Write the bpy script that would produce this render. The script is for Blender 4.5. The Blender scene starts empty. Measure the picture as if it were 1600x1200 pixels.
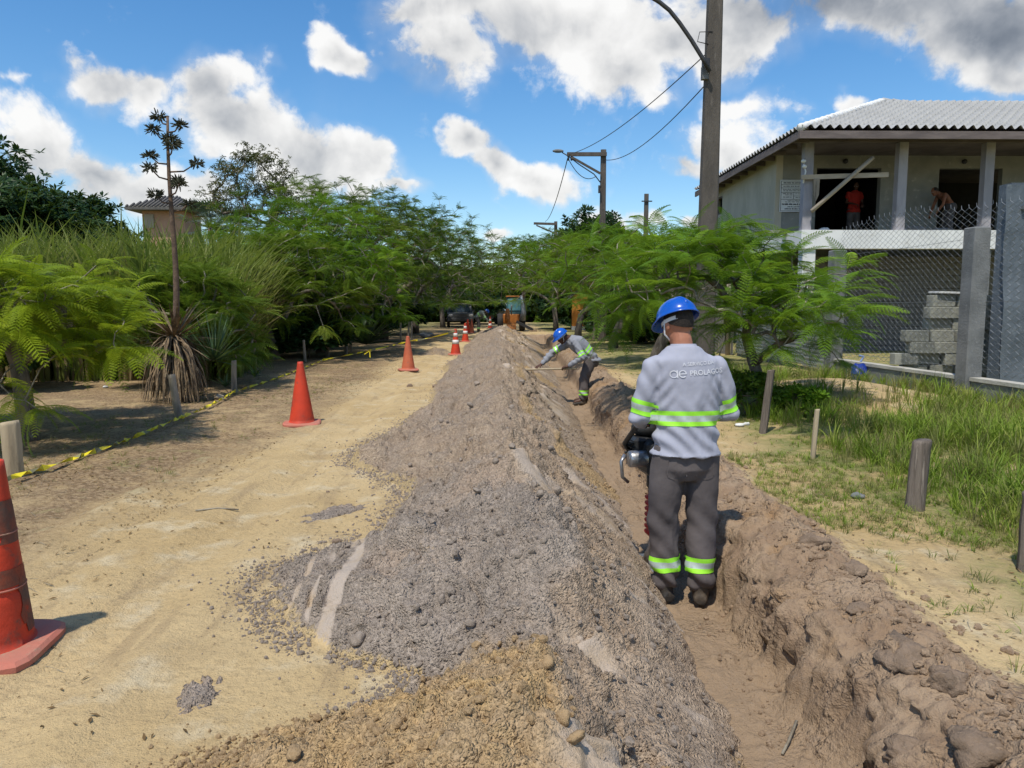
import bpy, math, random
import numpy as np
from mathutils import Vector, Matrix, Euler
from mathutils.bvhtree import BVHTree
R = math.radians
scene = bpy.context.scene
COL = scene.collection

# ------------------------------------------------------------------ camera, sky, sun, exposure
FPX, PITCH, YAW, EYE = 1150.0, math.atan(120 / 1150), math.atan(20 / 1150), 1.37
cam_d = bpy.data.cameras.new('camera'); cam = bpy.data.objects.new('camera', cam_d); COL.objects.link(cam)
cam_d.sensor_width = 36; cam_d.lens = 36 * FPX / 1600; cam_d.clip_start = 0.05; cam_d.clip_end = 3000
cam.location = (0, 0, EYE); cam.rotation_euler = (math.pi / 2 - PITCH, 0, -YAW)
scene.camera = cam

def ray(px, py):
    """world direction of a photo pixel (1600 x 1200), used to measure places from the photograph"""
    x, y = (px - 800) / FPX, (600 - py) / FPX
    d = Vector((x, math.cos(PITCH) + y * math.sin(PITCH), y * math.cos(PITCH) - math.sin(PITCH)))
    d.rotate(Euler((0, 0, -YAW)))
    return d
def at(px, py, Y):
    d = ray(px, py); return Vector((0, 0, EYE)) + d * (Y / d.y)
def gp(px, py, z=0.0):
    d = ray(px, py); return Vector((0, 0, EYE)) + d * ((z - EYE) / d.z)

SUN_TO = Vector((-0.20, -0.40, 0.89)).normalized()
SUN_EL = math.asin(SUN_TO.z); SUN_AZ = math.atan2(SUN_TO.x, SUN_TO.y)
sun_d = bpy.data.lights.new('sun', 'SUN'); sun_d.energy = 3.9; sun_d.angle = R(1.2); sun_d.color = (1.0, 0.94, 0.83)
sun = bpy.data.objects.new('sun', sun_d); COL.objects.link(sun)
sun.rotation_euler = (-SUN_TO).to_track_quat('-Z', 'Y').to_euler()

class NT:
    """small helper to write node trees"""
    def __init__(s, nt): s.nt = nt; s.L = nt.links
    def n(s, t, **kw):
        nd = s.nt.nodes.new(t)
        for k, v in kw.items():
            if k.startswith('i_'):
                key = k[2:]; key = int(key) if key.isdigit() else key.replace('_', ' ')
                s.put(nd.inputs[key], v)
            else: setattr(nd, k, v)
        return nd
    def put(s, sock, v):
        if isinstance(v, bpy.types.NodeSocket): s.L.new(v, sock)
        elif isinstance(v, bpy.types.Node): s.L.new(v.outputs[0], sock)
        else:
            try: sock.default_value = v
            except Exception: sock.default_value = (*v, 1.0)
    def m(s, op, a, b=0.0, c=0.0, clamp=False):
        nd = s.n('ShaderNodeMath', operation=op, use_clamp=clamp)
        s.put(nd.inputs[0], a); s.put(nd.inputs[1], b); s.put(nd.inputs[2], c)
        return nd.outputs[0]
    def sm(s, v, lo, hi, a=0.0, b=1.0):
        nd = s.n('ShaderNodeMapRange', interpolation_type='SMOOTHSTEP')
        s.put(nd.inputs[0], v); s.put(nd.inputs[1], lo); s.put(nd.inputs[2], hi); s.put(nd.inputs[3], a); s.put(nd.inputs[4], b)
        return nd.outputs[0]
    def mix(s, f, a, b):
        nd = s.n('ShaderNodeMix', data_type='RGBA')
        s.put(nd.inputs[0], f); s.put(nd.inputs[6], a); s.put(nd.inputs[7], b)
        return nd.outputs[2]
    def noise(s, vec, scale, detail=4, rough=0.55, dist=0.0, out=0):
        nd = s.n('ShaderNodeTexNoise')
        if vec is not None: s.put(nd.inputs['Vector'], vec)
        nd.inputs['Scale'].default_value = scale; nd.inputs['Detail'].default_value = detail
        nd.inputs['Roughness'].default_value = rough; nd.inputs['Distortion'].default_value = dist
        return nd.outputs[out]

def make_world():
    w = bpy.data.worlds.new('World'); scene.world = w; w.use_nodes = True
    nt = w.node_tree; nt.nodes.clear(); g = NT(nt)
    sky = g.n('ShaderNodeTexSky', sky_type='NISHITA', sun_disc=False)
    sky.sun_elevation = SUN_EL; sky.sun_rotation = SUN_AZ; sky.air_density = 1.05; sky.dust_density = 0.35; sky.ozone_density = 2.6; sky.altitude = 0
    tc = g.n('ShaderNodeTexCoord'); sep = g.n('ShaderNodeSeparateXYZ', i_0=tc.outputs['Generated'])
    x, y, z = sep.outputs
    ys = g.m('MAXIMUM', y, 0.06)
    u, v = g.m('DIVIDE', x, ys), g.m('DIVIDE', z, ys)
    uv0 = g.n('ShaderNodeCombineXYZ', i_0=u, i_1=v).outputs[0]
    wn = g.n('ShaderNodeVectorMath', operation='SUBTRACT'); g.put(wn.inputs[0], g.noise(uv0, 6.5, 4, .6, out=1)); wn.inputs[1].default_value = (.5, .5, .5)
    wm = g.n('ShaderNodeVectorMath', operation='MULTIPLY_ADD'); g.put(wm.inputs[0], wn.outputs[0]); wm.inputs[1].default_value = (.17, .12, 0); g.put(wm.inputs[2], uv0); uv = wm.outputs[0]
    # each cumulus is a heap of soft ellipses in the sky ahead (centre, half sizes in photo pixels, tilt, weight)
    E = [(345, 125, 85, 75, 0, 1), (375, 195, 130, 85, -30, 1), (450, 245, 130, 70, -35, 1), (560, 268, 95, 55, -15, 1), (610, 297, 80, 24, -3, .9),
         (165, 128, 120, 52, 0, .95), (105, 95, 60, 30, -20, .5), (240, 140, 80, 50, 0, .9),
         (55, 225, 110, 75, -10, 1), (150, 262, 130, 62, -20, 1), (245, 300, 130, 45, -10, .95), (335, 240, 70, 40, 0, .62),
         (530, 76, 75, 36, -12, .95), (695, 85, 110, 70, -25, .9), (690, 15, 120, 50, 0, .95),
         (728, 212, 60, 42, -20, 1), (775, 255, 60, 46, -40, 1), (840, 290, 90, 38, -10, 1),
         (900, 35, 230, 80, 0, 1), (960, 95, 150, 70, 0, .95), (1100, 55, 170, 80, 0, 1), (1010, 140, 90, 40, 0, .7),
         (1380, 10, 260, 90, 0, 1), (1520, 45, 190, 90, -8, 1), (1580, 95, 100, 55, 0, .9),
         (1165, 165, 95, 40, -5, .72), (1140, 225, 120, 65, -10, .8), (1075, 262, 70, 28, 0, .7), (1320, 167, 60, 22, -15, .62), (1590, 165, 80, 34, 0, .8),
         (770, 362, 45, 14, 0, .8), (960, 352, 80, 22, 0, .85), (1075, 350, 45, 18, 0, .85), (30, 120, 40, 14, 0, .3)]
    dens = None
    for (cx, cy, rx, ry, ang, wt) in E:
        d = ray(cx, cy); c = (d.x / d.y, d.z / d.y)
        mp = g.n('ShaderNodeMapping', vector_type='TEXTURE', i_Vector=uv)
        mp.inputs['Location'].default_value = (c[0], c[1], 0); mp.inputs['Rotation'].default_value = (0, 0, R(ang))
        mp.inputs['Scale'].default_value = (rx * 1.17 / FPX, ry * 1.17 / FPX, 1)
        gr = g.n('ShaderNodeTexGradient', gradient_type='SPHERICAL', i_Vector=mp)
        t = g.m('MULTIPLY', gr.outputs['Fac'], wt)
        dens = t if dens is None else g.m('SMOOTH_MAX', dens, t, 0.12)
    ahead = g.sm(y, 0.08, 0.2)
    dens = g.m('MULTIPLY', dens, ahead)
    # the rest of the dome carries the same scattered clouds
    side = g.sm(y, 0.45, 0.8, 1.0, 0.0)
    high = g.sm(z, 0.42, 0.6)
    away = g.m('MAXIMUM', side, high)
    gen = g.sm(g.noise(tc.outputs['Generated'], 2.6, 3), 0.5, 0.72, 0.0, 0.8)
    gen = g.m('MULTIPLY', g.m('MULTIPLY', gen, away), g.sm(z, 0.0, 0.12))
    dens = g.m('MAXIMUM', dens, gen)
    warp = g.n('ShaderNodeVectorMath', operation='MULTIPLY_ADD')
    g.put(warp.inputs[0], g.noise(tc.outputs['Generated'], 7, 3, out=1)); warp.inputs[1].default_value = (.05, .05, .05); g.put(warp.inputs[2], tc.outputs['Generated'])
    n1 = g.noise(warp.outputs[0], 14, 10, 0.62)
    off = g.n('ShaderNodeVectorMath', operation='ADD'); g.put(off.inputs[0], warp.outputs[0]); off.inputs[1].default_value = (0.008, 0, 0.022)
    n2 = g.noise(off.outputs[0], 11, 5, 0.5)
    n3 = g.noise(warp.outputs[0], 5.0, 5, 0.55)
    f = g.m('ADD', dens, g.m('MULTIPLY', g.m('SUBTRACT', n1, 0.5), 1.35))
    f = g.m('ADD', f, g.m('MULTIPLY', g.m('SUBTRACT', n3, 0.5), 0.55))
    gate = g.sm(dens, 0.02, 0.18)
    veil = g.m('MULTIPLY', g.sm(g.m('ADD', dens, g.m('MULTIPLY', g.m('SUBTRACT', n3, 0.5), 1.1)), 0.10, 0.6), 0.3)
    mask = g.m('MULTIPLY', g.m('MAXIMUM', g.sm(f, 0.20, 0.52), veil), gate)
    relief = g.m('MULTIPLY', g.m('SUBTRACT', n1, n2), 0.95)
    core = g.sm(f, 0.42, 1.05)
    lit = g.m('SUBTRACT', g.m('ADD', 0.95, relief), g.m('MULTIPLY', core, 0.20))
    # heavy bank overhead on the right is seen from below: its thick base is grey
    db = ray(1420, 0); mp = g.n('ShaderNodeMapping', vector_type='TEXTURE', i_Vector=uv)
    mp.inputs['Location'].default_value = (db.x / db.y, db.z / db.y, 0); mp.inputs['Scale'].default_value = (460 / FPX, 120 / FPX, 1)
    gb = g.n('ShaderNodeTexGradient', gradient_type='SPHERICAL', i_Vector=mp)
    lit = g.m('SUBTRACT', lit, g.m('MULTIPLY', g.m('MULTIPLY', g.sm(gb.outputs['Fac'], 0, .75), ahead), 0.30))
    lit = g.m('MAXIMUM', g.m('MINIMUM', lit, 1.04), 0.30)
    ccol = g.mix(g.sm(lit, 0.3, 0.95), (0.50, 0.57, 0.68, 1), (1.0, 0.99, 0.97, 1))
    hs = g.n('ShaderNodeHueSaturation', i_Color=sky); hs.inputs['Saturation'].default_value = 1.3; hs.inputs['Value'].default_value = 1.0
    bs = g.n('ShaderNodeBackground', i_0=hs, i_1=0.148)
    bc = g.n('ShaderNodeBackground', i_0=ccol, i_1=g.m('MULTIPLY', lit, 0.90))
    mx = g.n('ShaderNodeMixShader', i_0=g.m('MULTIPLY', mask, 0.96), i_1=bs, i_2=bc)
    g.n('ShaderNodeOutputWorld', i_0=mx)
make_world()
vs = scene.view_settings
vs.view_transform = 'Standard'; vs.look = 'None'; vs.exposure = 0.1; vs.gamma = 1.0
scene.world.cycles.sampling_method = 'NONE'; scene.cycles.max_bounces = 5; scene.cycles.diffuse_bounces = 3; scene.cycles.transparent_max_bounces = 8
scene.cycles.caustics_reflective = False; scene.cycles.caustics_refractive = False

# ------------------------------------------------------------------ helpers
rng = np.random.default_rng(7)
random.seed(7)

def pm(name, c1, c2=None, scale=4.0, rough=0.8, bump=0.0, bscale=30.0, metal=0.0, c3=None, stretch=(1, 1, 1), spec=0.3, detail=5, coat=0.0):
    """procedural material: two or three colours mixed by noise, with fine relief"""
    m = bpy.data.materials.new(name); m.use_nodes = True; nt = m.node_tree; nt.nodes.clear(); g = NT(nt)
    tc = g.n('ShaderNodeTexCoord'); mp = g.n('ShaderNodeMapping', i_Vector=tc.outputs['Object']); mp.inputs['Scale'].default_value = stretch
    c2 = c2 or tuple(x * 0.75 for x in c1)
    col = g.mix(g.sm(g.noise(mp, scale, detail, 0.6), 0.36, 0.66), (*c1, 1), (*c2, 1))
    if c3: col = g.mix(g.sm(g.noise(mp, scale * 2.3, 6, 0.65), 0.56, 0.7), col, (*c3, 1))
    b = g.n('ShaderNodeBsdfPrincipled', i_Base_Color=col)
    g.put(b.inputs['Roughness'], g.sm(g.noise(mp, scale * 3, 3), 0.3, 0.7, max(rough - .08, .02), min(rough + .08, 1)))
    b.inputs['Metallic'].default_value = metal; b.inputs['Specular IOR Level'].default_value = spec
    if coat: b.inputs['Coat Weight'].default_value = coat; b.inputs['Coat Roughness'].default_value = 0.15
    if bump:
        bp = g.n('ShaderNodeBump', i_Height=g.noise(mp, bscale, 6, 0.65)); bp.inputs['Strength'].default_value = bump; bp.inputs['Distance'].default_value = 0.02
        g.put(b.inputs['Normal'], bp)
    g.n('ShaderNodeOutputMaterial', i_0=b)
    return m

def leafmat(name, a, b, c, trans=0.4, rough=0.5, clump=0.7):
    """foliage: colour differs from leaf to leaf and from bough to bough, thin blades let light through"""
    m = bpy.data.materials.new(name); m.use_nodes = True; nt = m.node_tree; nt.nodes.clear(); g = NT(nt)
    oi = g.n('ShaderNodeObjectInfo')
    f = g.m('ADD', g.m('MULTIPLY', oi.outputs['Random'], 0.55), g.m('MULTIPLY', g.sm(g.noise(oi.outputs['Location'], clump, 2), 0.35, 0.65), 0.45))
    col = g.mix(g.sm(f, 0.05, 0.5), (*a, 1), (*b, 1)); col = g.mix(g.sm(f, 0.55, 1.0), col, (*c, 1))
    p = g.n('ShaderNodeBsdfPrincipled', i_Base_Color=col); p.inputs['Roughness'].default_value = rough; p.inputs['Specular IOR Level'].default_value = 0.16
    t = g.n('ShaderNodeBsdfTranslucent', i_0=g.mix(0.35, col, (0.30, 0.42, 0.03, 1)))
    mx = g.n('ShaderNodeMixShader', i_0=trans, i_1=p, i_2=t)
    g.n('ShaderNodeOutputMaterial', i_0=mx)
    return m

class MB:
    """collects vertices and faces for ONE mesh object"""
    def __init__(s): s.v = []; s.f = []; s.mi = []
    def add(s, vs, fs, mi=0):
        o = len(s.v); s.v += [tuple(p) for p in vs]; s.f += [tuple(i + o for i in f) for f in fs]; s.mi += [mi] * len(fs); return s
    def box(s, c, d, M=None, mi=0, bev=0.0):
        x, y, z = (q / 2 for q in d); b = min(bev, x * .9, y * .9, z * .9)
        if b:
            vs = []; 
            for sz in (-1, 1):
                for (ax, ay, az) in ((x - b, y - b, z), (x, y - b, z - b), (x - b, y, z - b)): pass
            # chamfered box: 24 vertices
            V = []; idx = {}
            for sx in (-1, 1):
                for sy in (-1, 1):
                    for sz in (-1, 1):
                        for k in range(3):
                            p = [sx * (x - b), sy * (y - b), sz * (z - b)]; p[k] = (sx * x, sy * y, sz * z)[k]
                            idx[(sx, sy, sz, k)] = len(V); V.append(Vector(p))
            Fs = []
            for k in range(3):
                for sg in (-1, 1):
                    a, bb = [(1, 2), (2, 0), (0, 1)][k]; q = []
                    for (p1, p2) in ((-1, -1), (1, -1), (1, 1), (-1, 1)):
                        t = [0, 0, 0]; t[k] = sg; t[a] = p1; t[bb] = p2; q.append(idx[(*t, k)])
                    Fs.append(q if sg > 0 else q[::-1])
            for k in range(3):
                a, bb = [(1, 2), (2, 0), (0, 1)][k]
                for s1 in (-1, 1):
                    for s2 in (-1, 1):
                        t0 = [0, 0, 0]; t1 = [0, 0, 0]; t0[a] = t1[a] = s1; t0[bb] = t1[bb] = s2; t0[k] = -1; t1[k] = 1
                        q = [idx[(*t0, a)], idx[(*t1, a)], idx[(*t1, bb)], idx[(*t0, bb)]]
                        Fs.append(q if s1 * s2 < 0 else q[::-1])
            for sx in (-1, 1):
                for sy in (-1, 1):
                    for sz in (-1, 1):
                        q = [idx[(sx, sy, sz, k)] for k in range(3)]; Fs.append(q if sx * sy * sz > 0 else q[::-1])
        else:
            V = [Vector((sx * x, sy * y, sz * z)) for sx in (-1, 1) for sy in (-1, 1) for sz in (-1, 1)]
            Fs = [(0, 1, 3, 2), (4, 6, 7, 5), (0, 4, 5, 1), (2, 3, 7, 6), (0, 2, 6, 4), (1, 5, 7, 3)]
        c = Vector(c); V = [(M @ p if M is not None else p) + c for p in V]
        return s.add(V, Fs, mi)
    def beam(s, p, q, w, h, mi=0, bev=0.0, up=(0, 0, 1)):
        p, q = Vector(p), Vector(q); d = q - p; L = d.length; d.normalize(); upv = Vector(up)
        if abs(d.dot(upv)) > .98: upv = Vector((0, 1, 0))
        sx = d.cross(upv).normalized(); sz = sx.cross(d)
        M = Matrix((sx, d, sz)).transposed()
        return s.box((p + q) / 2, (w, L, h), M, mi, bev)
    def tube(s, pts, r, n=8, cap=True, mi=0, flat=1.0):
        pts = [Vector(p) for p in pts]; rs = r if hasattr(r, '__len__') else [r] * len(pts)
        o = len(s.v); up = Vector((0, 0, 1)); prev = None
        for i, p in enumerate(pts):
            d = (pts[min(i + 1, len(pts) - 1)] - pts[max(i - 1, 0)]).normalized()
            if prev is None:
                a = d.cross(up) if abs(d.dot(up)) < .95 else d.cross(Vector((1, 0, 0)))
            else: a = prev - d * prev.dot(d)
            a.normalize(); prev = a; b = d.cross(a)
            for k in range(n):
                t = 2 * math.pi * k / n; s.v.append(tuple(p + (a * math.cos(t) + b * math.sin(t) * flat) * rs[i]))
        for i in range(len(pts) - 1):
            for k in range(n):
                a0 = o + i * n + k; a1 = o + i * n + (k + 1) % n; s.f.append((a0, a1, a1 + n, a0 + n)); s.mi.append(mi)
        if cap:
            s.f.append(tuple(o + k for k in range(n))[::-1]); s.mi.append(mi)
            e = o + (len(pts) - 1) * n; s.f.append(tuple(e + k for k in range(n))); s.mi.append(mi)
        return s
    def lathe(s, prof, n=16, c=(0, 0, 0), M=None, mi=0, ph=0.0):
        o = len(s.v); c = Vector(c)
        for (r, z) in prof:
            for k in range(n):
                t = 2 * math.pi * k / n + ph; p = Vector((r * math.cos(t), r * math.sin(t), z)); s.v.append(tuple((M @ p if M is not None else p) + c))
        for i in range(len(prof) - 1):
            for k in range(n):
                a0 = o + i * n + k; a1 = o + i * n + (k + 1) % n; s.f.append((a0, a1, a1 + n, a0 + n)); s.mi.append(mi)
        s.f.append(tuple(o + k for k in range(n))[::-1]); s.mi.append(mi)
        e = o + (len(prof) - 1) * n; s.f.append(tuple(e + k for k in range(n))); s.mi.append(mi)
        return s
    def loft(s, rings, n=20, mi=0, cap=True):
        """rings: (centre, axis a, axis b)"""
        o = len(s.v)
        for (c, a, b) in rings:
            c, a, b = Vector(c), Vector(a), Vector(b)
            for k in range(n):
                t = 2 * math.pi * k / n; s.v.append(tuple(c + a * math.cos(t) + b * math.sin(t)))
        m = len(rings)
        for i in range(m - 1):
            for k in range(n):
                a0 = o + i * n + k; a1 = o + i * n + (k + 1) % n; s.f.append((a0, a1, a1 + n, a0 + n)); s.mi.append(mi)
        if cap:
            s.f.append(tuple(o + k for k in range(n))[::-1]); s.f.append(tuple(o + (m - 1) * n + k for k in range(n))); s.mi += [mi, mi]
        return s
    def ball(s, c, r, n=12, M=None, mi=0):
        rr = r if hasattr(r, '__len__') else (r, r, r); o = len(s.v); c = Vector(c); m = max(4, n // 2)
        V = [Vector((0, 0, rr[2]))]
        for i in range(1, m):
            a = math.pi * i / m
            for k in range(n):
                t = 2 * math.pi * k / n; V.append(Vector((rr[0] * math.sin(a) * math.cos(t), rr[1] * math.sin(a) * math.sin(t), rr[2] * math.cos(a))))
        V.append(Vector((0, 0, -rr[2]))); F = []
        for k in range(n): F.append((0, 1 + k, 1 + (k + 1) % n))
        for i in range(m - 2):
            for k in range(n):
                a0 = 1 + i * n + k; a1 = 1 + i * n + (k + 1) % n; F.append((a0, a0 + n, a1 + n, a1))
        e = 1 + (m - 2) * n; l = len(V) - 1
        for k in range(n): F.append((e + k, l, e + (k + 1) % n))
        return s.add([(M @ p if M is not None else p) + c for p in V], F, mi)
    def mesh(s, name, mats=(), smooth=False):
        me = bpy.data.meshes.new(name); me.from_pydata(s.v, [], s.f)
        for m in mats: me.materials.append(m)
        if len(mats) > 1: me.polygons.foreach_set('material_index', s.mi)
        if smooth: me.polygons.foreach_set('use_smooth', [True] * len(me.polygons))
        me.update(); return me
    def build(s, name, mat, parent=None, smooth=False, loc=None, rot=None):
        mats = mat if isinstance(mat, (list, tuple)) else [mat]
        return put(name, s.mesh(name, mats, smooth), parent, loc, rot)

def put(name, me, parent=None, loc=None, rot=None):
    o = bpy.data.objects.new(name, me); COL.objects.link(o)
    if parent: o.parent = parent
    if loc is not None: o.location = loc
    if rot is not None: o.rotation_euler = rot
    return o
def tag(o, label=None, cat=None, group=None, kind=None):
    if label: o['label'] = label
    if cat: o['category'] = cat
    if group: o['group'] = group
    if kind: o['kind'] = kind
    return o
def thing(name, label, cat, loc=(0, 0, 0), rz=0.0, group=None):
    o = bpy.data.objects.new(name, None); COL.objects.link(o); o.empty_display_size = 0.1
    o.location = loc; o.rotation_euler = (0, 0, rz)
    return tag(o, label, cat, group)
def kids(o): return [c for c in bpy.data.objects if c.parent == o]
def copy_tree(o, loc=None, rz=None, label=None, parent=None, scale=None):
    c = o.copy(); COL.objects.link(c); c.parent = parent
    if loc is not None: c.location = loc
    if rz is not None: c.rotation_euler = (0, 0, rz)
    if scale is not None: c.scale = scale
    if label: c['label'] = label
    for ch in kids(o): copy_tree(ch, parent=c)
    return c

# numpy noise
def _h(ix, iy, s):
    n = (ix.astype(np.int64) * 374761393 + iy.astype(np.int64) * 668265263 + s * 1274126177) & 0xFFFFFFFF
    n = ((n ^ (n >> 13)) * 1274126177) & 0xFFFFFFFF
    n = ((n ^ (n >> 16)) * 2246822519) & 0xFFFFFFFF
    return ((n ^ (n >> 15)) & 0xFFFFFF) / float(0xFFFFFF)
def vn(x, y, s=0):
    ix, iy = np.floor(x), np.floor(y); fx, fy = x - ix, y - iy
    fx = fx * fx * fx * (fx * (fx * 6 - 15) + 10); fy = fy * fy * fy * (fy * (fy * 6 - 15) + 10)
    a, b, c, d = _h(ix, iy, s), _h(ix + 1, iy, s), _h(ix, iy + 1, s), _h(ix + 1, iy + 1, s)
    return (a + (b - a) * fx) * (1 - fy) + (c + (d - c) * fx) * fy
def fbm(x, y, s=0, o=4, g=0.5):
    t = np.zeros(np.broadcast(x, y).shape); a = 1.0; tot = 0
    for k in range(o):
        t += a * (vn(x * 2 ** k + 17.3 * k, y * 2 ** k - 9.1 * k, s + k) - .5); tot += a; a *= g
    return t / tot * 2
def lumps(x, y, cell, s=0, fill=0.8, lo=.25, hi=.62):
    """rounded clods on a jittered grid, height in metres"""
    X, Y = x / cell, y / cell; ix, iy = np.floor(X), np.floor(Y); out = np.zeros(np.broadcast(x, y).shape)
    for dx in (-1, 0, 1):
        for dy in (-1, 0, 1):
            jx, jy = ix + dx, iy + dy
            cx = jx + .5 + (_h(jx, jy, s) - .5) * .9; cy = jy + .5 + (_h(jx, jy, s + 1) - .5) * .9
            r = lo + (hi - lo) * _h(jx, jy, s + 2) ** 2; r = np.where(_h(jx, jy, s + 3) < fill, r, 0.0)
            d2 = (X - cx) ** 2 + (Y - cy) ** 2
            out = np.maximum(out, np.sqrt(np.maximum(r * r - d2, 0)))
    return out * cell
def sstep(a, b, x):
    t = np.clip((x - a) / (b - a), 0, 1); return t * t * (3 - 2 * t)

def grid_mesh(name, X, Y, Z, mats, attrs=None, smooth=True):
    """X, Y, Z: (rows, cols) arrays -> one quad sheet with float attributes"""
    nr, nc = X.shape; me = bpy.data.meshes.new(name)
    co = np.stack([X, Y, Z], -1).reshape(-1, 3).astype(np.float32)
    i = np.arange(nr * nc).reshape(nr, nc)
    q = np.stack([i[:-1, :-1], i[:-1, 1:], i[1:, 1:], i[1:, :-1]], -1).reshape(-1, 4)
    me.vertices.add(len(co)); me.vertices.foreach_set('co', co.ravel())
    me.loops.add(q.size); me.loops.foreach_set('vertex_index', q.ravel().astype(np.int32))
    me.polygons.add(len(q)); me.polygons.foreach_set('loop_start', np.arange(0, q.size, 4, dtype=np.int32)); me.polygons.foreach_set('loop_total', np.full(len(q), 4, np.int32))
    if smooth: me.polygons.foreach_set('use_smooth', np.ones(len(q), bool))
    for m in mats: me.materials.append(m)
    for k, a in (attrs or {}).items():
        at_ = me.attributes.new(k, 'FLOAT', 'POINT'); at_.data.foreach_set('value', a.reshape(-1).astype(np.float32))
    me.update(calc_edges=True); me.validate(); return me

# scatter: geometry nodes put small meshes (leaves, blades, crumbs) on the points of one mesh
def scatter(name, parts, P, Rt, S, idx=None, parent=None, kind='stuff', loc=None):
    P = np.asarray(P, np.float32); n = len(P); me = bpy.data.meshes.new(name)
    me.vertices.add(n); me.vertices.foreach_set('co', P.ravel())
    a = me.attributes.new('rot', 'FLOAT_VECTOR', 'POINT'); a.data.foreach_set('vector', np.asarray(Rt, np.float32).ravel())
    a = me.attributes.new('scl', 'FLOAT', 'POINT'); a.data.foreach_set('value', np.asarray(S, np.float32).ravel())
    a = me.attributes.new('vid', 'INT', 'POINT'); a.data.foreach_set('value', (np.zeros(n) if idx is None else np.asarray(idx)).astype(np.int32))
    o = put(name, me, parent, loc)
    if kind: o['kind'] = kind
    ng = bpy.data.node_groups.new(name, 'GeometryNodeTree')
    ng.interface.new_socket('Geometry', in_out='INPUT', socket_type='NodeSocketGeometry'); ng.interface.new_socket('Geometry', in_out='OUTPUT', socket_type='NodeSocketGeometry')
    N = ng.nodes; L = ng.links; gi = N.new('NodeGroupInput'); go = N.new('NodeGroupOutput'); jn = N.new('GeometryNodeJoinGeometry')
    def attr(nm, t):
        q = N.new('GeometryNodeInputNamedAttribute'); q.data_type = t; q.inputs['Name'].default_value = nm; return q.outputs['Attribute']
    ra, sa, va = attr('rot', 'FLOAT_VECTOR'), attr('scl', 'FLOAT'), attr('vid', 'INT')
    for k, ob in enumerate(parts):
        oi = N.new('GeometryNodeObjectInfo'); oi.inputs['Object'].default_value = ob; oi.inputs['As Instance'].default_value = True
        ip = N.new('GeometryNodeInstanceOnPoints'); L.new(gi.outputs[0], ip.inputs['Points']); L.new(oi.outputs['Geometry'], ip.inputs['Instance'])
        er = N.new('FunctionNodeEulerToRotation'); L.new(ra, er.inputs[0]); L.new(er.outputs[0], ip.inputs['Rotation']); L.new(sa, ip.inputs['Scale'])
        if len(parts) > 1:
            cp = N.new('FunctionNodeCompare'); cp.data_type = 'INT'; cp.operation = 'EQUAL'
            L.new(va, [i for i in cp.inputs if i.identifier == 'A_INT'][0]); [i for i in cp.inputs if i.identifier == 'B_INT'][0].default_value = k
            L.new(cp.outputs[0], ip.inputs['Selection'])
        L.new(ip.outputs[0], jn.inputs[0])
    L.new(jn.outputs[0], go.inputs[0])
    md = o.modifiers.new('scatter', 'NODES'); md.node_group = ng
    return o
def proto(name, mb, mat, smooth=False):
    return bpy.data.objects.new(name, mb.mesh(name, mat if isinstance(mat, (list, tuple)) else [mat], smooth))   # not linked: only instanced
def frame_euler(d, up=Vector((0, 0, 1))):
    """euler whose X axis is d and whose Z axis is near up"""
    d = Vector(d).normalized(); y = up.cross(d)
    if y.length < 1e-3: y = Vector((0, 1, 0))
    y.normalize(); z = d.cross(y)
    return Matrix((d, y, z)).transposed().to_euler()
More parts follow.
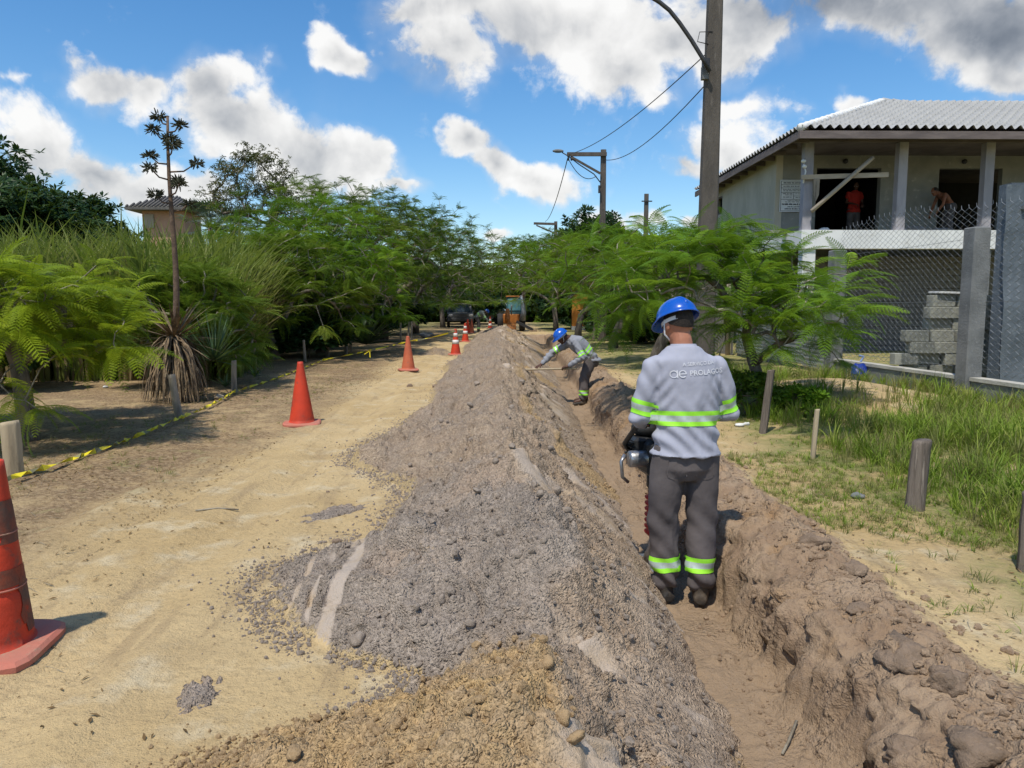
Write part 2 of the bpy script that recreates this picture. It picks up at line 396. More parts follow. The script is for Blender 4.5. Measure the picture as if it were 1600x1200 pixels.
# ------------------------------------------------------------------ ground with trench, spoil heap
def trench_c(y): return 1.03 + 0.030 * np.clip(y, -5, 60) + 0.012 * np.sin(y * 1.3) + 0.01 * np.sin(y * 3.1 + 1)
FLOOR = -0.37
def ground_z(x, y, fine=True):
    x, y = np.broadcast_arrays(np.asarray(x, float), np.asarray(y, float))
    z = 0.018 * fbm(x * .6, y * .6, 1, 3) + 0.05 * fbm(x * .09, y * .09, 5, 2) * sstep(6, 20, np.abs(x) + y * .2)
    near = sstep(60, 25, y)
    # wheel ruts of the road
    for k, (x0, w, dp) in enumerate(((-1.75, .17, .022), (-3.0, .2, .016), (-2.25, .1, .010), (-2.75, .09, .010))):
        xc = x0 + .12 * np.sin(y * .35 + k) + .02 * (y - 4) * (k < 2) * .3
        z = z - near * dp * np.exp(-((x - xc) / w) ** 2) + near * dp * .7 * np.exp(-((np.abs(x - xc) - w * 1.6) / (w * .6)) ** 2)
        z = z + near * sstep(14, 7, y) * .005 * np.exp(-((x - xc) / (w * .9)) ** 4) * np.sin(y * 90 + np.abs(x - xc) * 60) * sstep(-.1, .3, fbm(x * .7, y * .6, 15 + k, 2))
    z = z + near * .009 * fbm(x * 6, y * 6, 11, 3) * sstep(-6, -2.4, x)
    z = z + near * sstep(-2.3, -3.2, x) * (0.010 * fbm(x * 4, y * 4, 31, 4) + .5 * lumps(x, y, .06, 41, .35) * .35)
    # loose sand by the mesh fence
    z = z + .26 * np.exp(-(((x - 5.0) / 1.1) ** 2 + ((y - 10.6) / 1.6) ** 2))
    # bank of grass on the right
    z = z + .05 * sstep(2.9, 3.6, x) * sstep(40, 20, y)
    # soil thrown on the right rim
    c = trench_c(y); run = sstep(-9, -7, y) * sstep(39, 36, y); u = x - c
    rim = np.exp(-((u - .56) / .17) ** 2) * (0.075 + .07 * fbm(x * .9, y * 1.1, 51, 3)) * sstep(16, 6, y) + np.exp(-((u - .6) / .22) ** 2) * .05 * sstep(3, 10, y)
    rim = np.maximum(rim, 0)
    soil = run * sstep(.93, .56, u + .16 * fbm(x * 1.7, y * 1.7, 61, 3)) * sstep(-1.5, -.9, u)
    z = z + run * rim
    z = z + run * soil * sstep(.18, .4, u) * (.55 * lumps(x, y, .21, 73, .3) + .8 * lumps(x, y, .11, 71, .55) + .7 * lumps(x, y, .05, 75, .6) * .8 + .035 * fbm(x * 5, y * 5, 79, 4) + .6 * lumps(x, y, .022, 77, .7))
    # the trench: near-vertical right wall with slumps, left wall under the heap
    wob = .05 * fbm(y * 1.4 + 0 * x, z * 0 + 3.3, 81, 3) + .03 * fbm(y * 5 + 0 * x, x * 4, 83, 4) + .014 * fbm(y * 22 + 0 * x, x * 6, 85, 2)
    tp = .10 * sstep(4.2, 2.4, y); wl = sstep(.08, .33 + tp, u + wob); wl2 = sstep(.13 + tp * .5, .19 + tp * .7, u + wob * 1.3)
    wall = .55 * wl + .45 * wl2
    left = sstep(-.46, -.9, u)
    cut = (1 - np.maximum(wall, left)) * run
    fl = FLOOR + .045 * fbm(x * 3, y * 2, 91, 4) + .6 * lumps(x, y, .09, 93, .3) + .6 * lumps(x, y, .035, 97, .5)
    zz = z * (1 - cut) + fl * cut
    zz = zz + run * (cut * (1 - cut) * 4) * (.05 * fbm(x * 6, y * 6, 101, 4) + .03 * fbm(x * 18, y * 18, 103, 3) + .6 * lumps(x, y, .15, 109, .35) + .7 * lumps(x, y, .07, 107, .4) + .5 * lumps(x, y, .03, 108, .5))
    soil = np.maximum(soil, sstep(.02, .2, cut))
    return (zz, soil, cut) if fine else zz

FOOT = np.array([(-3, -1.0), (1.0, -1.0), (1.7, -1.0), (2.0, -.98), (2.18, -.78), (2.4, -.42), (2.62, -.30), (2.75, -.62), (2.95, -.9), (3.1, -1.02), (3.4, -1.16), (3.7, -1.2), (4.1, -.98), (4.5, -.74), (5.2, -.66), (5.7, -.85), (6.3, -1.3), (6.8, -1.42),
                 (7.6, -1.25), (9, -1.08), (10.5, -1.0), (12, -1.15), (14, -1.1), (17, -1.25), (20, -1.1), (25, -1.25), (30, -1.15), (38, -1.2), (42, -1.1)])
RIDGE = np.array([(-3, .15, .3), (1.0, .12, .3), (1.8, .1, .27), (2.1, .12, .30), (2.35, .17, .27), (2.6, .24, .26), (2.9, .25, .37), (3.2, .24, .45), (3.6, .2, .46), (4.0, .2, .38), (4.4, .13, .42), (4.9, .06, .49), (5.4, .05, .45), (6, .1, .39),
                  (6.8, .02, .44), (7.6, .05, .40), (8.4, 0, .46), (9.5, .05, .42), (10.6, -.02, .5), (11.6, .06, .40), (13, .0, .5), (14.6, .1, .40), (16.5, .0, .46), (19, .05, .42), (22, .0, .5), (25, .08, .44), (29, 0, .54), (33, .1, .5), (37, .1, .44), (40, .1, .1), (42, .1, .0)])
def heap_z(x, y):
    x, y = np.broadcast_arrays(np.asarray(x, float), np.asarray(y, float))
    xf = np.interp(y, FOOT[:, 0], FOOT[:, 1]) + .09 * fbm(y * 1.6 + 0 * x, x * 1.2, 201, 3) + .04 * fbm(x * 5, y * 5, 205, 3)
    xr = np.interp(y, RIDGE[:, 0], RIDGE[:, 1]) + .09 * fbm(y * 1.6 + 0 * x, 0 * x + 1.5, 207, 3); hr = np.interp(y, RIDGE[:, 0], RIDGE[:, 2])
    hr = hr + .13 * fbm(y * 1.5 + 0 * x, x * .7 + 7.7, 209, 3) * sstep(1.0, 3.0, y)
    xt = trench_c(y) - .14 + .03 * fbm(y * 2.5 + 0 * x, 0 * x, 211, 3)
    tl = np.clip((x - xf) / np.maximum(xr - xf, .1), -.6, 1); tr = np.clip((xt - x) / np.maximum(xt - xr, .1), -.3, 1)
    # long left slope, thin at its foot; steep right slope that runs down into the trench
    lz = hr * np.where(tl > 0, .12 * np.minimum(tl * 5, 1) + .88 * np.power(np.clip(tl, 0, 1), 1.25), tl * .8)
    rz = FLOOR + (hr - FLOOR) * np.where(tr > 0, np.power(np.clip(tr, 0, 1), .88), tr * 1.2)
    z = np.minimum(lz, rz)
    k = .045; z = z - k * np.exp(-np.abs(lz - rz) / .06)                       # rounded crest
    body = np.clip((z + .02) / .08, 0, 1) * sstep(-.15, .1, tl)
    # smooth slides where sand ran down, rough crumbs elsewhere
    sl = fbm(x * 1.1, y * 2.3, 221, 3) ; slide = sstep(.2, .42, sl) * sstep(.05, .35, tr) * sstep(-.12, .1, x - xr)
    slide = np.maximum(slide, sstep(.30, .5, fbm(x * 1.3 + 4, y * 3.1, 225, 3)) * .8 * sstep(-.1, .1, x - xr))
    # scraped tracks on the thin lobe of the left foot
    xs_ = x + .07 * (y - 3.6) + .02 * np.sin(y * 5); scr = sstep(.1, .7, np.sin((xs_ + 1.2) * 2 * math.pi / .105)) * sstep(-1.26, -1.18, xs_) * sstep(-.80, -.86, xs_) * sstep(2.95, 3.15, y + .5 * (xs_ + 1)) * sstep(4.0, 3.6, y - .6 * (xs_ + 1)); scr = np.maximum(scr, sstep(.05, .028, np.abs(xs_ + .76 - .03 * np.sin(y * 2.2))) * sstep(2.5, 2.8, y) * sstep(4.7, 4.3, y))
    scr = scr * sstep(-.35, .1, fbm(x * 9, y * 4, 277, 3)); slide = np.maximum(slide, scr * .97); z = z - .003 * scr
    rough = (1 - slide * .88) * body
    # gullies down the right face
    gul = np.abs(fbm(x * 1.6 + y * .6, y * 4.5 - x * 2.0, 231, 4)); z = z - .06 * sstep(.12, 0, gul) * (x > xr) * body * sstep(0, .3, tr)
    z = z + body * ((.075 + .05 * sstep(4, 7, y)) * fbm(x * 2.4, y * 2.2, 235, 3) + .05 * sstep(3.5, 6, y) * (.5 - np.abs(fbm(x * 1.7 + 5, y * 1.5, 238, 3)) * 2)) - .03 * body * sstep(.1, 0, np.abs(fbm(x * 1.6 + y * .8, y * 1.4, 236, 3))) + rough * (.032 * fbm(x * 7, y * 7, 239, 4) + .03 * (.4 - np.abs(fbm(x * 4.5, y * 4.5, 240, 3)) * 1.6))
    z = z + rough * (.6 * lumps(x, y, .19, 241, .2) + .7 * lumps(x, y, .085, 245, .34) + 1.0 * lumps(x, y, .036, 249, .5) + 1.0 * lumps(x, y, .021, 253, .6))
    z = z + sstep(2.75, 2.35, y) * body * sstep(.35, .05, x) * (.5 * lumps(x, y, .14, 271, .4) + .45 * lumps(x, y, .06, 273, .45)); steps = sstep(.05, .1, fbm(x * 2.2, y * 2.2, 257, 3)) * .03 * body * (x > xr - .3); z = z + steps
    z = z - .05 * sstep(.02, -.12, tl)
    och = np.clip(sstep(2.75, 2.35, y + .35 * fbm(x * 2, y * 2, 261, 3)) * sstep(.35, .05, x) * .95 + sstep(.12, .4, fbm(x * 1.2 + 3, y * .9, 263, 3)) * sstep(.05, .4, x) * .75, 0, 1)
    tan = sstep(-.12, .3, x - xr + .25 * fbm(x * 1.5, y * 1.2, 267, 3)) * .9 + sstep(3.8, 5.6, y + .6 * fbm(x * 1.3, y * 1.1, 269, 3)) * .62
    heap_z.edge = 1 - sstep(-.02, .16, tl)
    heap_z.tan = np.clip(tan, 0, 1)
    return z, slide, och, body

def make_ground():
    def span(a, b, d): return np.arange(a, b, d)
    xs = np.concatenate([-np.geomspace(900, 9, 26), span(-8.6, -4.6, .14), span(-4.6, -1.2, .03), span(-1.2, .6, .05), span(.6, 1.15, .02), span(1.15, 2.45, .0115), span(2.45, 3.0, .03), span(3.0, 7.2, .12), np.geomspace(7.4, 900, 30)])
    ys = np.concatenate([-np.geomspace(200, 1.2, 14), span(-1, 1.4, .12), np.geomspace(1.45, 62, 620), np.geomspace(64, 1800, 26)])
    X, Y = np.meshgrid(xs, ys); Z, soil, cut = ground_z(X, Y)
    wz = np.clip(cut * (1 - cut) * 4, 0, 1) ** .6 * (X > trench_c(Y)) + .35 * soil * (X > trench_c(Y) + .3); X0 = X
    X = X + wz * sstep(22, 8, Y) * (.075 * fbm(Y * 3.5, Z * 6, 111, 3) + .05 * fbm(Y * 11, Z * 12, 113, 3) + .03 * fbm(Y * 30, Z * 34, 115, 2) - .5 * lumps(Y, Z, .12, 117, .5) - .6 * lumps(Y, Z, .05, 119, .5))
    Y = Y + wz * sstep(22, 8, Y) * .03 * fbm(X0 * 9, Z * 12, 121, 3)
    litter = np.clip(sstep(-2.15, -3.0, X0 + .5 * fbm(X * .8, Y * .5, 301, 3)), 0, 1)
    green = np.clip(sstep(2.35, 3.1, X + .35 * fbm(X * 1.2, Y * 1.2, 305, 3)), 0, 1) * sstep(.55, .1, np.exp(-(((X - 5.0) / 1.1) ** 2 + ((Y - 10.6) / 1.7) ** 2)) * 1.2)
    far = sstep(30, 55, Y) * sstep(3, 6, np.abs(X)); green = np.maximum(green, far); green = np.maximum(green, sstep(9, 12, np.abs(X)))
    m = bpy.data.materials.new('sandy_ground'); m.use_nodes = True; nt = m.node_tree; nt.nodes.clear(); g = NT(nt)
    tc = g.n('ShaderNodeTexCoord'); P = tc.outputs['Object']
    def A(nm): return g.n('ShaderNodeAttribute', attribute_name=nm).outputs['Fac']
    big = g.noise(P, .55, 5); mid = g.noise(P, 3.2, 6, .62); fin = g.noise(P, 26, 6, .7); gr = g.noise(P, 160, 3, .6)
    sx = g.n('ShaderNodeMapping', i_Vector=P); sx.inputs['Scale'].default_value = (3.2, .55, 1); streak = g.noise(sx, 2.2, 5, .6)
    sand = g.mix(g.sm(big, .38, .64), (.57, .425, .225, 1), (.49, .35, .17, 1))
    sand = g.mix(g.sm(mid, .5, .72), sand, (.60, .49, .31, 1)); sand = g.mix(g.m('MULTIPLY', g.sm(g.noise(P, 1.3, 6, .65), .52, .66), .38), sand, (.37, .265, .14, 1))
    sand = g.mix(g.m('MULTIPLY', g.sm(streak, .52, .68), .6), sand, (.36, .26, .145, 1))
    sand = g.mix(g.m('MULTIPLY', g.sm(fin, .53, .70), .55), sand, (.30, .215, .115, 1))
    speck = g.m('MULTIPLY', g.sm(g.noise(P, 62, 4, .75), .60, .68), .8); sand = g.mix(speck, sand, (.17, .12, .07, 1))
    lit = g.mix(g.sm(fin, .38, .6), (.37, .265, .155, 1), (.19, .125, .07, 1)); lit = g.mix(g.m('MULTIPLY', g.sm(mid, .54, .7), .55), lit, (.30, .27, .115, 1))
    lit = g.mix(g.sm(g.noise(P, 75, 4, .7), .58, .68), lit, (.12, .08, .045, 1))
    lf = g.m('MULTIPLY', A('litter'), g.sm(g.m('ADD', g.m('MULTIPLY', mid, .6), g.m('MULTIPLY', big, .5)), .42, .6, .45, 1.0))
    col = g.mix(lf, sand, lit)
    gcol = g.mix(g.sm(fin, .4, .62), (.17, .20, .055, 1), (.30, .255, .12, 1))
    col = g.mix(g.m('MULTIPLY', A('green'), g.sm(mid, .36, .55, .25, 1)), col, gcol)
    soilc = g.mix(g.sm(mid, .36, .62), (.30, .205, .13, 1), (.39, .285, .19, 1))
    soilc = g.mix(g.sm(g.noise(P, 1.6, 5, .6), .52, .68), soilc, (.34, .215, .115, 1))
    soilc = g.mix(g.m('MULTIPLY', g.sm(fin, .52, .68), .6), soilc, (.13, .095, .075, 1))
    # raw cut: earth tone turns paler with depth
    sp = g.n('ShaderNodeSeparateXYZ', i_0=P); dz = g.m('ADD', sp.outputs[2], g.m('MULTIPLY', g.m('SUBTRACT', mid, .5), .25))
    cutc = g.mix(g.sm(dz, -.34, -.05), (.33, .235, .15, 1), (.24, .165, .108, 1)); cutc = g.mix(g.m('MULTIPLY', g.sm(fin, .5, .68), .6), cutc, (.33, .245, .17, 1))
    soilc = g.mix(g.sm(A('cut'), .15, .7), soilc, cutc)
    sm_ = g.sm(g.m('ADD', A('soil'), g.m('MULTIPLY', g.m('SUBTRACT', fin, .5), .8)), .35, .62)
    col = g.mix(sm_, col, soilc)
    b = g.n('ShaderNodeBsdfPrincipled', i_Base_Color=col); b.inputs['Roughness'].default_value = .95; b.inputs['Specular IOR Level'].default_value = .15
    vo = g.n('ShaderNodeTexVoronoi', i_Vector=P); vo.inputs['Scale'].default_value = 34; v2 = g.n('ShaderNodeTexVoronoi', i_Vector=P); v2.inputs['Scale'].default_value = 80
    crb = g.m('MULTIPLY', g.m('ADD', g.sm(vo.outputs['Distance'], .1, .6, 1.2, 0), g.sm(v2.outputs['Distance'], .1, .6, .6, 0)), g.m('MULTIPLY', sm_, g.sm(g.noise(P, 2.3, 4, .6), .42, .66, .08, .75)))
    hgt = g.m('ADD', crb, g.m('MULTIPLY', fin, 1.3)); hgt = g.m('ADD', hgt, g.m('ADD', g.m('MULTIPLY', gr, .35), g.m('MULTIPLY', g.noise(P, 9, 5, .6), 1.1)))
    bp = g.n('ShaderNodeBump', i_Height=hgt); bp.inputs['Strength'].default_value = .8; bp.inputs['Distance'].default_value = .024
    g.put(b.inputs['Normal'], bp); g.n('ShaderNodeOutputMaterial', i_0=b)
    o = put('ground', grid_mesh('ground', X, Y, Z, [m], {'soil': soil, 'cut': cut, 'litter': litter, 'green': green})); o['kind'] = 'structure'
    o['label'] = 'sandy dirt road with a narrow open trench and worn verges'
    return o
ground = make_ground()

def soil_material():
    m = bpy.data.materials.new('dug_soil'); m.use_nodes = True; nt = m.node_tree; nt.nodes.clear(); g = NT(nt)
    tc = g.n('ShaderNodeTexCoord'); P = tc.outputs['Object']
    def A(nm): return g.n('ShaderNodeAttribute', attribute_name=nm).outputs['Fac']
    big = g.noise(P, 1.1, 5); mid = g.noise(P, 5, 6, .62); fin = g.noise(P, 38, 6, .7)
    grey = g.mix(g.sm(mid, .36, .64), (.285, .235, .19, 1), (.375, .31, .25, 1))
    grey = g.mix(g.sm(big, .5, .68), grey, (.40, .305, .225, 1))
    grey = g.mix(g.m('MULTIPLY', g.sm(fin, .56, .70), .6), grey, (.20, .155, .125, 1))
    grey = g.mix(g.m('MULTIPLY', g.sm(g.noise(P, 55, 4, .7), .60, .7), .6), grey, (.45, .38, .31, 1))
    brn = g.mix(g.sm(mid, .36, .64), (.43, .33, .235, 1), (.34, .255, .18, 1)); brn = g.mix(g.m('MULTIPLY', g.sm(fin, .56, .70), .55), brn, (.25, .175, .115, 1))
    grey = g.mix(g.sm(g.m('ADD', A('tan'), g.m('MULTIPLY', g.m('SUBTRACT', g.noise(P, 3.1, 5, .6), .5), 1.1)), .3, .75), grey, brn)
    och = g.mix(g.sm(mid, .38, .62), (.49, .335, .165, 1), (.42, .30, .175, 1)); och = g.mix(g.m('MULTIPLY', g.sm(fin, .52, .66), .55), och, (.20, .125, .06, 1))
    c = g.mix(g.sm(g.m('ADD', A('ochre'), g.m('MULTIPLY', g.m('SUBTRACT', mid, .5), .9)), .3, .75), grey, och)
    vc = g.n('ShaderNodeTexVoronoi', i_Vector=P); vc.inputs['Scale'].default_value = 80; vs_ = g.n('ShaderNodeSeparateColor', i_0=vc.outputs['Color'])
    hsv = g.n('ShaderNodeHueSaturation', i_Color=c); g.put(hsv.inputs['Value'], g.sm(vs_.outputs[0], 0, 1, .84, 1.15)); c = hsv.outputs[0]
    sl = g.mix(g.sm(mid, .4, .62), (.44, .365, .295, 1), (.43, .33, .225, 1))
    c = g.mix(g.m('MULTIPLY', g.sm(g.m('ADD', A('slide'), g.m('MULTIPLY', g.m('SUBTRACT', fin, .5), .5)), .3, .8), .85), c, sl)
    c = g.mix(g.sm(g.m('ADD', A('edge'), g.m('ADD', g.m('MULTIPLY', g.m('SUBTRACT', fin, .5), 1.6), g.m('MULTIPLY', g.m('SUBTRACT', mid, .5), 1.4))), .35, .7), c, g.mix(mid, (.56, .42, .225, 1), (.47, .345, .18, 1)))
    b = g.n('ShaderNodeBsdfPrincipled', i_Base_Color=c); b.inputs['Roughness'].default_value = .95; b.inputs['Specular IOR Level'].default_value = .15
    hgt = g.m('ADD', g.m('MULTIPLY', fin, g.m('SUBTRACT', 1.0, g.m('MULTIPLY', A('slide'), .6))), g.m('MULTIPLY', g.noise(P, 110, 4, .6), .5))
    vo = g.n('ShaderNodeTexVoronoi', i_Vector=P); vo.inputs['Scale'].default_value = 80; v2 = g.n('ShaderNodeTexVoronoi', i_Vector=P); v2.inputs['Scale'].default_value = 170
    cr = g.m('ADD', g.sm(vo.outputs['Distance'], .1, .6, 1, 0), g.m('MULTIPLY', g.sm(v2.outputs['Distance'], .1, .6, 1, 0), .5))
    hgt = g.m('ADD', hgt, g.m('MULTIPLY', cr, g.m('SUBTRACT', .8, g.m('MULTIPLY', A('slide'), .75))))
    bp = g.n('ShaderNodeBump', i_Height=hgt); bp.inputs['Strength'].default_value = .8; bp.inputs['Distance'].default_value = .018
    g.put(b.inputs['Normal'], bp); g.n('ShaderNodeOutputMaterial', i_0=b)
    return m
M_SOIL = soil_material()

def clod_mesh(seed, rough=.3, n=12):
    """an uneven crumbly lump of earth"""
    bm_v = MB().ball((0, 0, 0), 1.0, n); r = np.random.default_rng(seed); V = np.array(bm_v.v)
    k = r.normal(size=(9, 3)); k /= np.linalg.norm(k, axis=1)[:, None]; off = .70 + .3 * r.random(9)
    d = V @ k.T; s = np.ones(len(V))
    for j in range(9): s = np.minimum(s, np.where(d[:, j] > off[j], off[j] / np.maximum(d[:, j], 1e-3), 1))
    f = fbm(V[:, 0] * 1.7 + V[:, 2] * 1.3 + seed, V[:, 1] * 1.7 - V[:, 2] * .9, seed, 3)
    V = V * s[:, None] * (1 + .28 * f + rough * .2 * r.normal(size=len(V)))[:, None] * np.array([1, .78 + .3 * r.random(), .62 + .2 * r.random()])
    bm_v.v = [tuple(p) for p in V]; return bm_v
M_CRUMB = pm('soil_crumb', (.34, .28, .225), (.27, .22, .175), 1.2, .95, .6, 5, c3=(.21, .16, .125))
M_CRUMB_B = pm('brown_crumb', (.37, .265, .175), (.28, .195, .125), 1.2, .95, .6, 5, c3=(.21, .15, .10))
M_CRUMB_O = pm('ochre_crumb', (.42, .29, .155), (.35, .24, .13), 1.2, .95, .6, 5, c3=(.22, .145, .08))

def make_heap():
    ys = np.concatenate([np.linspace(1.25, 1.7, 40, endpoint=False), np.geomspace(1.7, 12, 760, endpoint=False), np.geomspace(12, 41, 260)]); X = []; cols = 290
    Y = np.repeat(ys[:, None], cols, 1); s = np.linspace(0, 1, cols)
    x0 = np.interp(ys, FOOT[:, 0], FOOT[:, 1]) - .28; x1 = trench_c(ys) - .0
    X = x0[:, None] + (x1 - x0)[:, None] * s[None, :]
    Z, sl, och, body = heap_z(X, Y); tan = heap_z.tan; edge = heap_z.edge
    xr = np.interp(Y, RIDGE[:, 0], RIDGE[:, 1]); fc = sstep(.05, .3, X - xr) * sstep(25, 10, Y) * (1 - .6 * sl); X = X + fc * (.05 * fbm(Y * 3.5, Z * 5, 281, 3) + .035 * fbm(Y * 10, Z * 12, 283, 3) + .5 * lumps(Y, Z, .11, 285, .4) + .6 * lumps(Y, Z, .05, 287, .5) - .03)
    fl = sstep(.1, -.2, X - xr) * body; Y = Y + fl * .03 * fbm(X * 9, Z * 14 + Y * 6, 289, 3)
    h = put('spoil_heap', grid_mesh('spoil_heap', X, Y, Z, [M_SOIL], {'slide': sl, 'ochre': och, 'tan': tan, 'edge': edge}))
    tag(h, 'long ridge of loose grey and ochre soil dug out beside the trench', 'soil heap')
    # single clods resting on it
    protos = [clod_mesh(60 + k, .3, 18).mesh('clod', [M_CRUMB], True) for k in range(5)]; protos_o = [clod_mesh(160 + k, .4, 18).mesh('clod', [M_CRUMB_O], True) for k in range(5)]
    big = [(690, 945, .03), (735, 985, .035), (650, 960, .025), (560, 1010, .05), (600, 870, .022), (645, 960, .02), (835, 760, .045), (870, 770, .05), (845, 778, .035), (885, 800, .03), (705, 930, .03), (590, 965, .025),
           (640, 1110, .075), (700, 1105, .05), (830, 1085, .045), (855, 1050, .05), (750, 1100, .03), (555, 1140, .035), (520, 1160, .04), (500, 1178, .035), (590, 1150, .03), (460, 1190, .04), (1052, 1165, .022), (1030, 990, .022), (1005, 1035, .025), (880, 1130, .04),
           (900, 1165, .05), (690, 1170, .05), (800, 1160, .045), (740, 1150, .035), (760, 905, .025), (810, 880, .022), (780, 840, .03), (720, 860, .02), (700, 800, .025), (745, 770, .03), (720, 720, .03), (775, 725, .035), (735, 690, .04), (800, 700, .035), (735, 635, .06), (860, 705, .04), (690, 660, .035), (800, 640, .05), (850, 655, .05), (745, 600, .06), (815, 600, .06)]
    for i, (px, py, r) in enumerate(big):
        # walk along the sight ray until it meets the heap
        d = ray(px, py); ts = np.linspace(1.9, 25, 900); qx, qy, qz = d.x * ts, d.y * ts, EYE + d.z * ts
        hz = np.maximum(heap_z(qx, qy)[0], ground_z(qx, qy, False)); hit = np.nonzero(qz <= hz)[0]
        p = Vector((qx[hit[0]], qy[hit[0]], hz[hit[0]])) if len(hit) else None
        if p is None: continue
        oc = float(heap_z(p.x, p.y)[2]) > .4; 
        if oc and i % 5 > 1: continue
        o = put('clod', (protos_o if oc else protos)[i % 5], h, (p.x, p.y, p.z + r * .25), (random.uniform(0, 6), random.uniform(-.4, .4), random.uniform(0, 6)))
        r *= (.55 if oc else .7); o.scale = (r * random.uniform(.85, 1.3), r * random.uniform(.85, 1.2), r * random.uniform(.8, 1.1))
    # crumbs over the heap, its foot and the trench rim: too many to count
    n = 20000; y = np.exp(rng.uniform(np.log(1.7), np.log(24), n)); f = np.interp(y, FOOT[:, 0], FOOT[:, 1]); t = rng.random(n)
    x = f - .12 + t ** .85 * (trench_c(y) - .2 - f + .1); stray = rng.random(n) < .1; x = np.where(stray, f + .06 - np.abs(rng.normal(0, .22, n)), x)
    rimm = rng.random(n) < .14; x = np.where(rimm, trench_c(y) + .38 + np.abs(rng.normal(0, .26, n)), x); flo = rng.random(n) < .05; x = np.where(flo, trench_c(y) + rng.uniform(-.05, .2, n), x)
    n5 = 9000; y5 = np.exp(rng.uniform(np.log(1.8), np.log(9), n5)); x5 = np.interp(y5, FOOT[:, 0], FOOT[:, 1]) + rng.normal(-.01, .075, n5); x, y = np.concatenate([x, x5]), np.concatenate([y, y5]); stray, rimm, flo = (np.concatenate([q, np.full(n5, v)]) for q, v in ((stray, True), (rimm, False), (flo, False))); n = n + n5
    hz, sl, oc, body = heap_z(x, y); gz = ground_z(x, y, False); z = np.maximum(hz, gz)
    r = (.004 + .016 * rng.random(n) ** 6) * np.where(rimm, 1.25, np.where(stray, .62, 1)); keep = (rng.random(n) > sl * 1.1) & (stray | rimm | flo | (rng.random(n) < .45)); x, y, z, r, oc = x[keep], y[keep], z[keep], r[keep], oc[keep]
    P = np.stack([x, y, z + r * .3], -1); rot = rng.uniform(0, 6.28, (len(P), 3))
    scatter('crumbs', [proto('crumb', clod_mesh(80 + k), M_CRUMB if k < 3 else (M_CRUMB_O if k < 5 else M_CRUMB_B)) for k in range(7)], P, rot, r, np.where(x > trench_c(y) - .2, rng.integers(5, 7, len(P)), np.where((oc > .4), rng.integers(3, 5, len(P)), rng.integers(0, 3, len(P)))), h)
    # the flattened little patches of spilt soil on the road
    return h
heap = make_heap()

M_RIM = pm('rim_clod', (.27, .195, .135), (.20, .145, .10), 14, .95, .9, 60, c3=(.34, .25, .17))
def rim_clods():
    spec = [(1262, 838, .085, 'long dark clod lying on the trench rim nearest the worker'), (1400, 1010, .10, 'big rounded dark clod on the right rim of the trench'), (1465, 1050, .075, 'dark clod beside the big one on the right trench rim'),
            (1325, 885, .06, 'flat brown clod on the trench rim below the grass'), (1340, 940, .055, 'brown clod half sunk in the right trench rim'), (1520, 1135, .10, 'large crumbling clod at the lower right end of the trench rim'), (1405, 1095, .07, 'ochre clod on the slumped trench edge at lower right'), (1275, 760, .03, 'small clod on the pale sand by the trench')]
    for i, (px, py, r, lb) in enumerate(spec):
        p = gp(px, py, .08); z = float(ground_z(p.x, p.y, False))
        mb = clod_mesh(30 + i, .1, 40); U = np.array(mb.v); V = U * r * np.array([1.0, 1.25, .9]); nn = fbm(U[:, 0] * 4 + U[:, 2] * 3, U[:, 1] * 4 - U[:, 2] * 2, 33 + i, 4); V *= (1 + .22 * nn)[:, None]; mb.v = [tuple(q) for q in V]
        o = mb.build('earth_clod', M_RIM, None, True, (p.x + .03, p.y, float(ground_z(p.x + .03, p.y, False)) - r * .05), (random.uniform(-.2, .2), random.uniform(-.2, .2), random.uniform(0, 6)))
        tag(o, lb, 'clod', 'clods on the trench rim')
rim_clods()

def spilt_patches():
    for i, (px, py, sx, sy, rz, lb) in enumerate([(527, 800, .20, .09, .7, 'thin oval patch of spilt dark soil on the sandy road'), (312, 1087, .075, .07, .4, 'small dark crumbly soil patch on the yellow sand'), (683, 553, .55, .4, 0, 'low brown mound of soil beside the striped cone')]):
        p = gp(px, py); n = 34; s = np.linspace(-1.3, 1.3, n); U, V = np.meshgrid(s, s); c, sn = math.cos(rz), math.sin(rz)
        X = p.x + (U * sx * c - V * sy * sn); Y = p.y + (U * sx * sn + V * sy * c) * (1.6 if i < 2 else 1)
        rr = np.sqrt(U ** 2 + V ** 2) + .6 * fbm(U * 4, V * 4, 400 + i, 4)
        h = (.02 if i < 2 else .17) * sstep(1, .35 if i < 2 else 0, rr) - .035 * sstep(.95, 1.15, rr)
        Z = ground_z(X, Y, False) + h + sstep(1, .7, rr) * (.7 * lumps(X, Y, .03 if i < 2 else .12, 410, .7))
        o = put('soil_patch', grid_mesh('soil_patch', X, Y, Z, [M_SOIL], {'slide': 0 * Z, 'ochre': 0 * Z + (0 if i < 2 else .5)})); tag(o, lb, 'soil patch', 'soil spilt on the road')
spilt_patches()
# ------------------------------------------------------------------ plants
M_BARK = pm('grey_bark', (.20, .165, .13), (.10, .08, .065), 9, .9, .8, 25, stretch=(1, 1, .35), c3=(.30, .27, .23))
M_TWIG = pm('pale_twig', (.30, .27, .21), (.17, .14, .10), 14, .85, .3, 40)
M_LEAF_Y = leafmat('flame_leaf_young', (.155, .23, .013), (.27, .355, .017), (.41, .45, .028), .36)
M_LEAF_G = leafmat('flame_leaf_green', (.065, .125, .013), (.125, .195, .017), (.235, .285, .028), .32)
M_LEAF_D = leafmat('flame_leaf_deep', (.042, .092, .013), (.085, .15, .017), (.165, .225, .026), .30)
M_LEAF_B = leafmat('flame_leaf_bright', (.07, .155, .013), (.135, .255, .017), (.25, .385, .026), .36)
M_BROAD = leafmat('broad_leaf_dark', (.014, .036, .012), (.024, .058, .018), (.05, .09, .03), .2, .4)
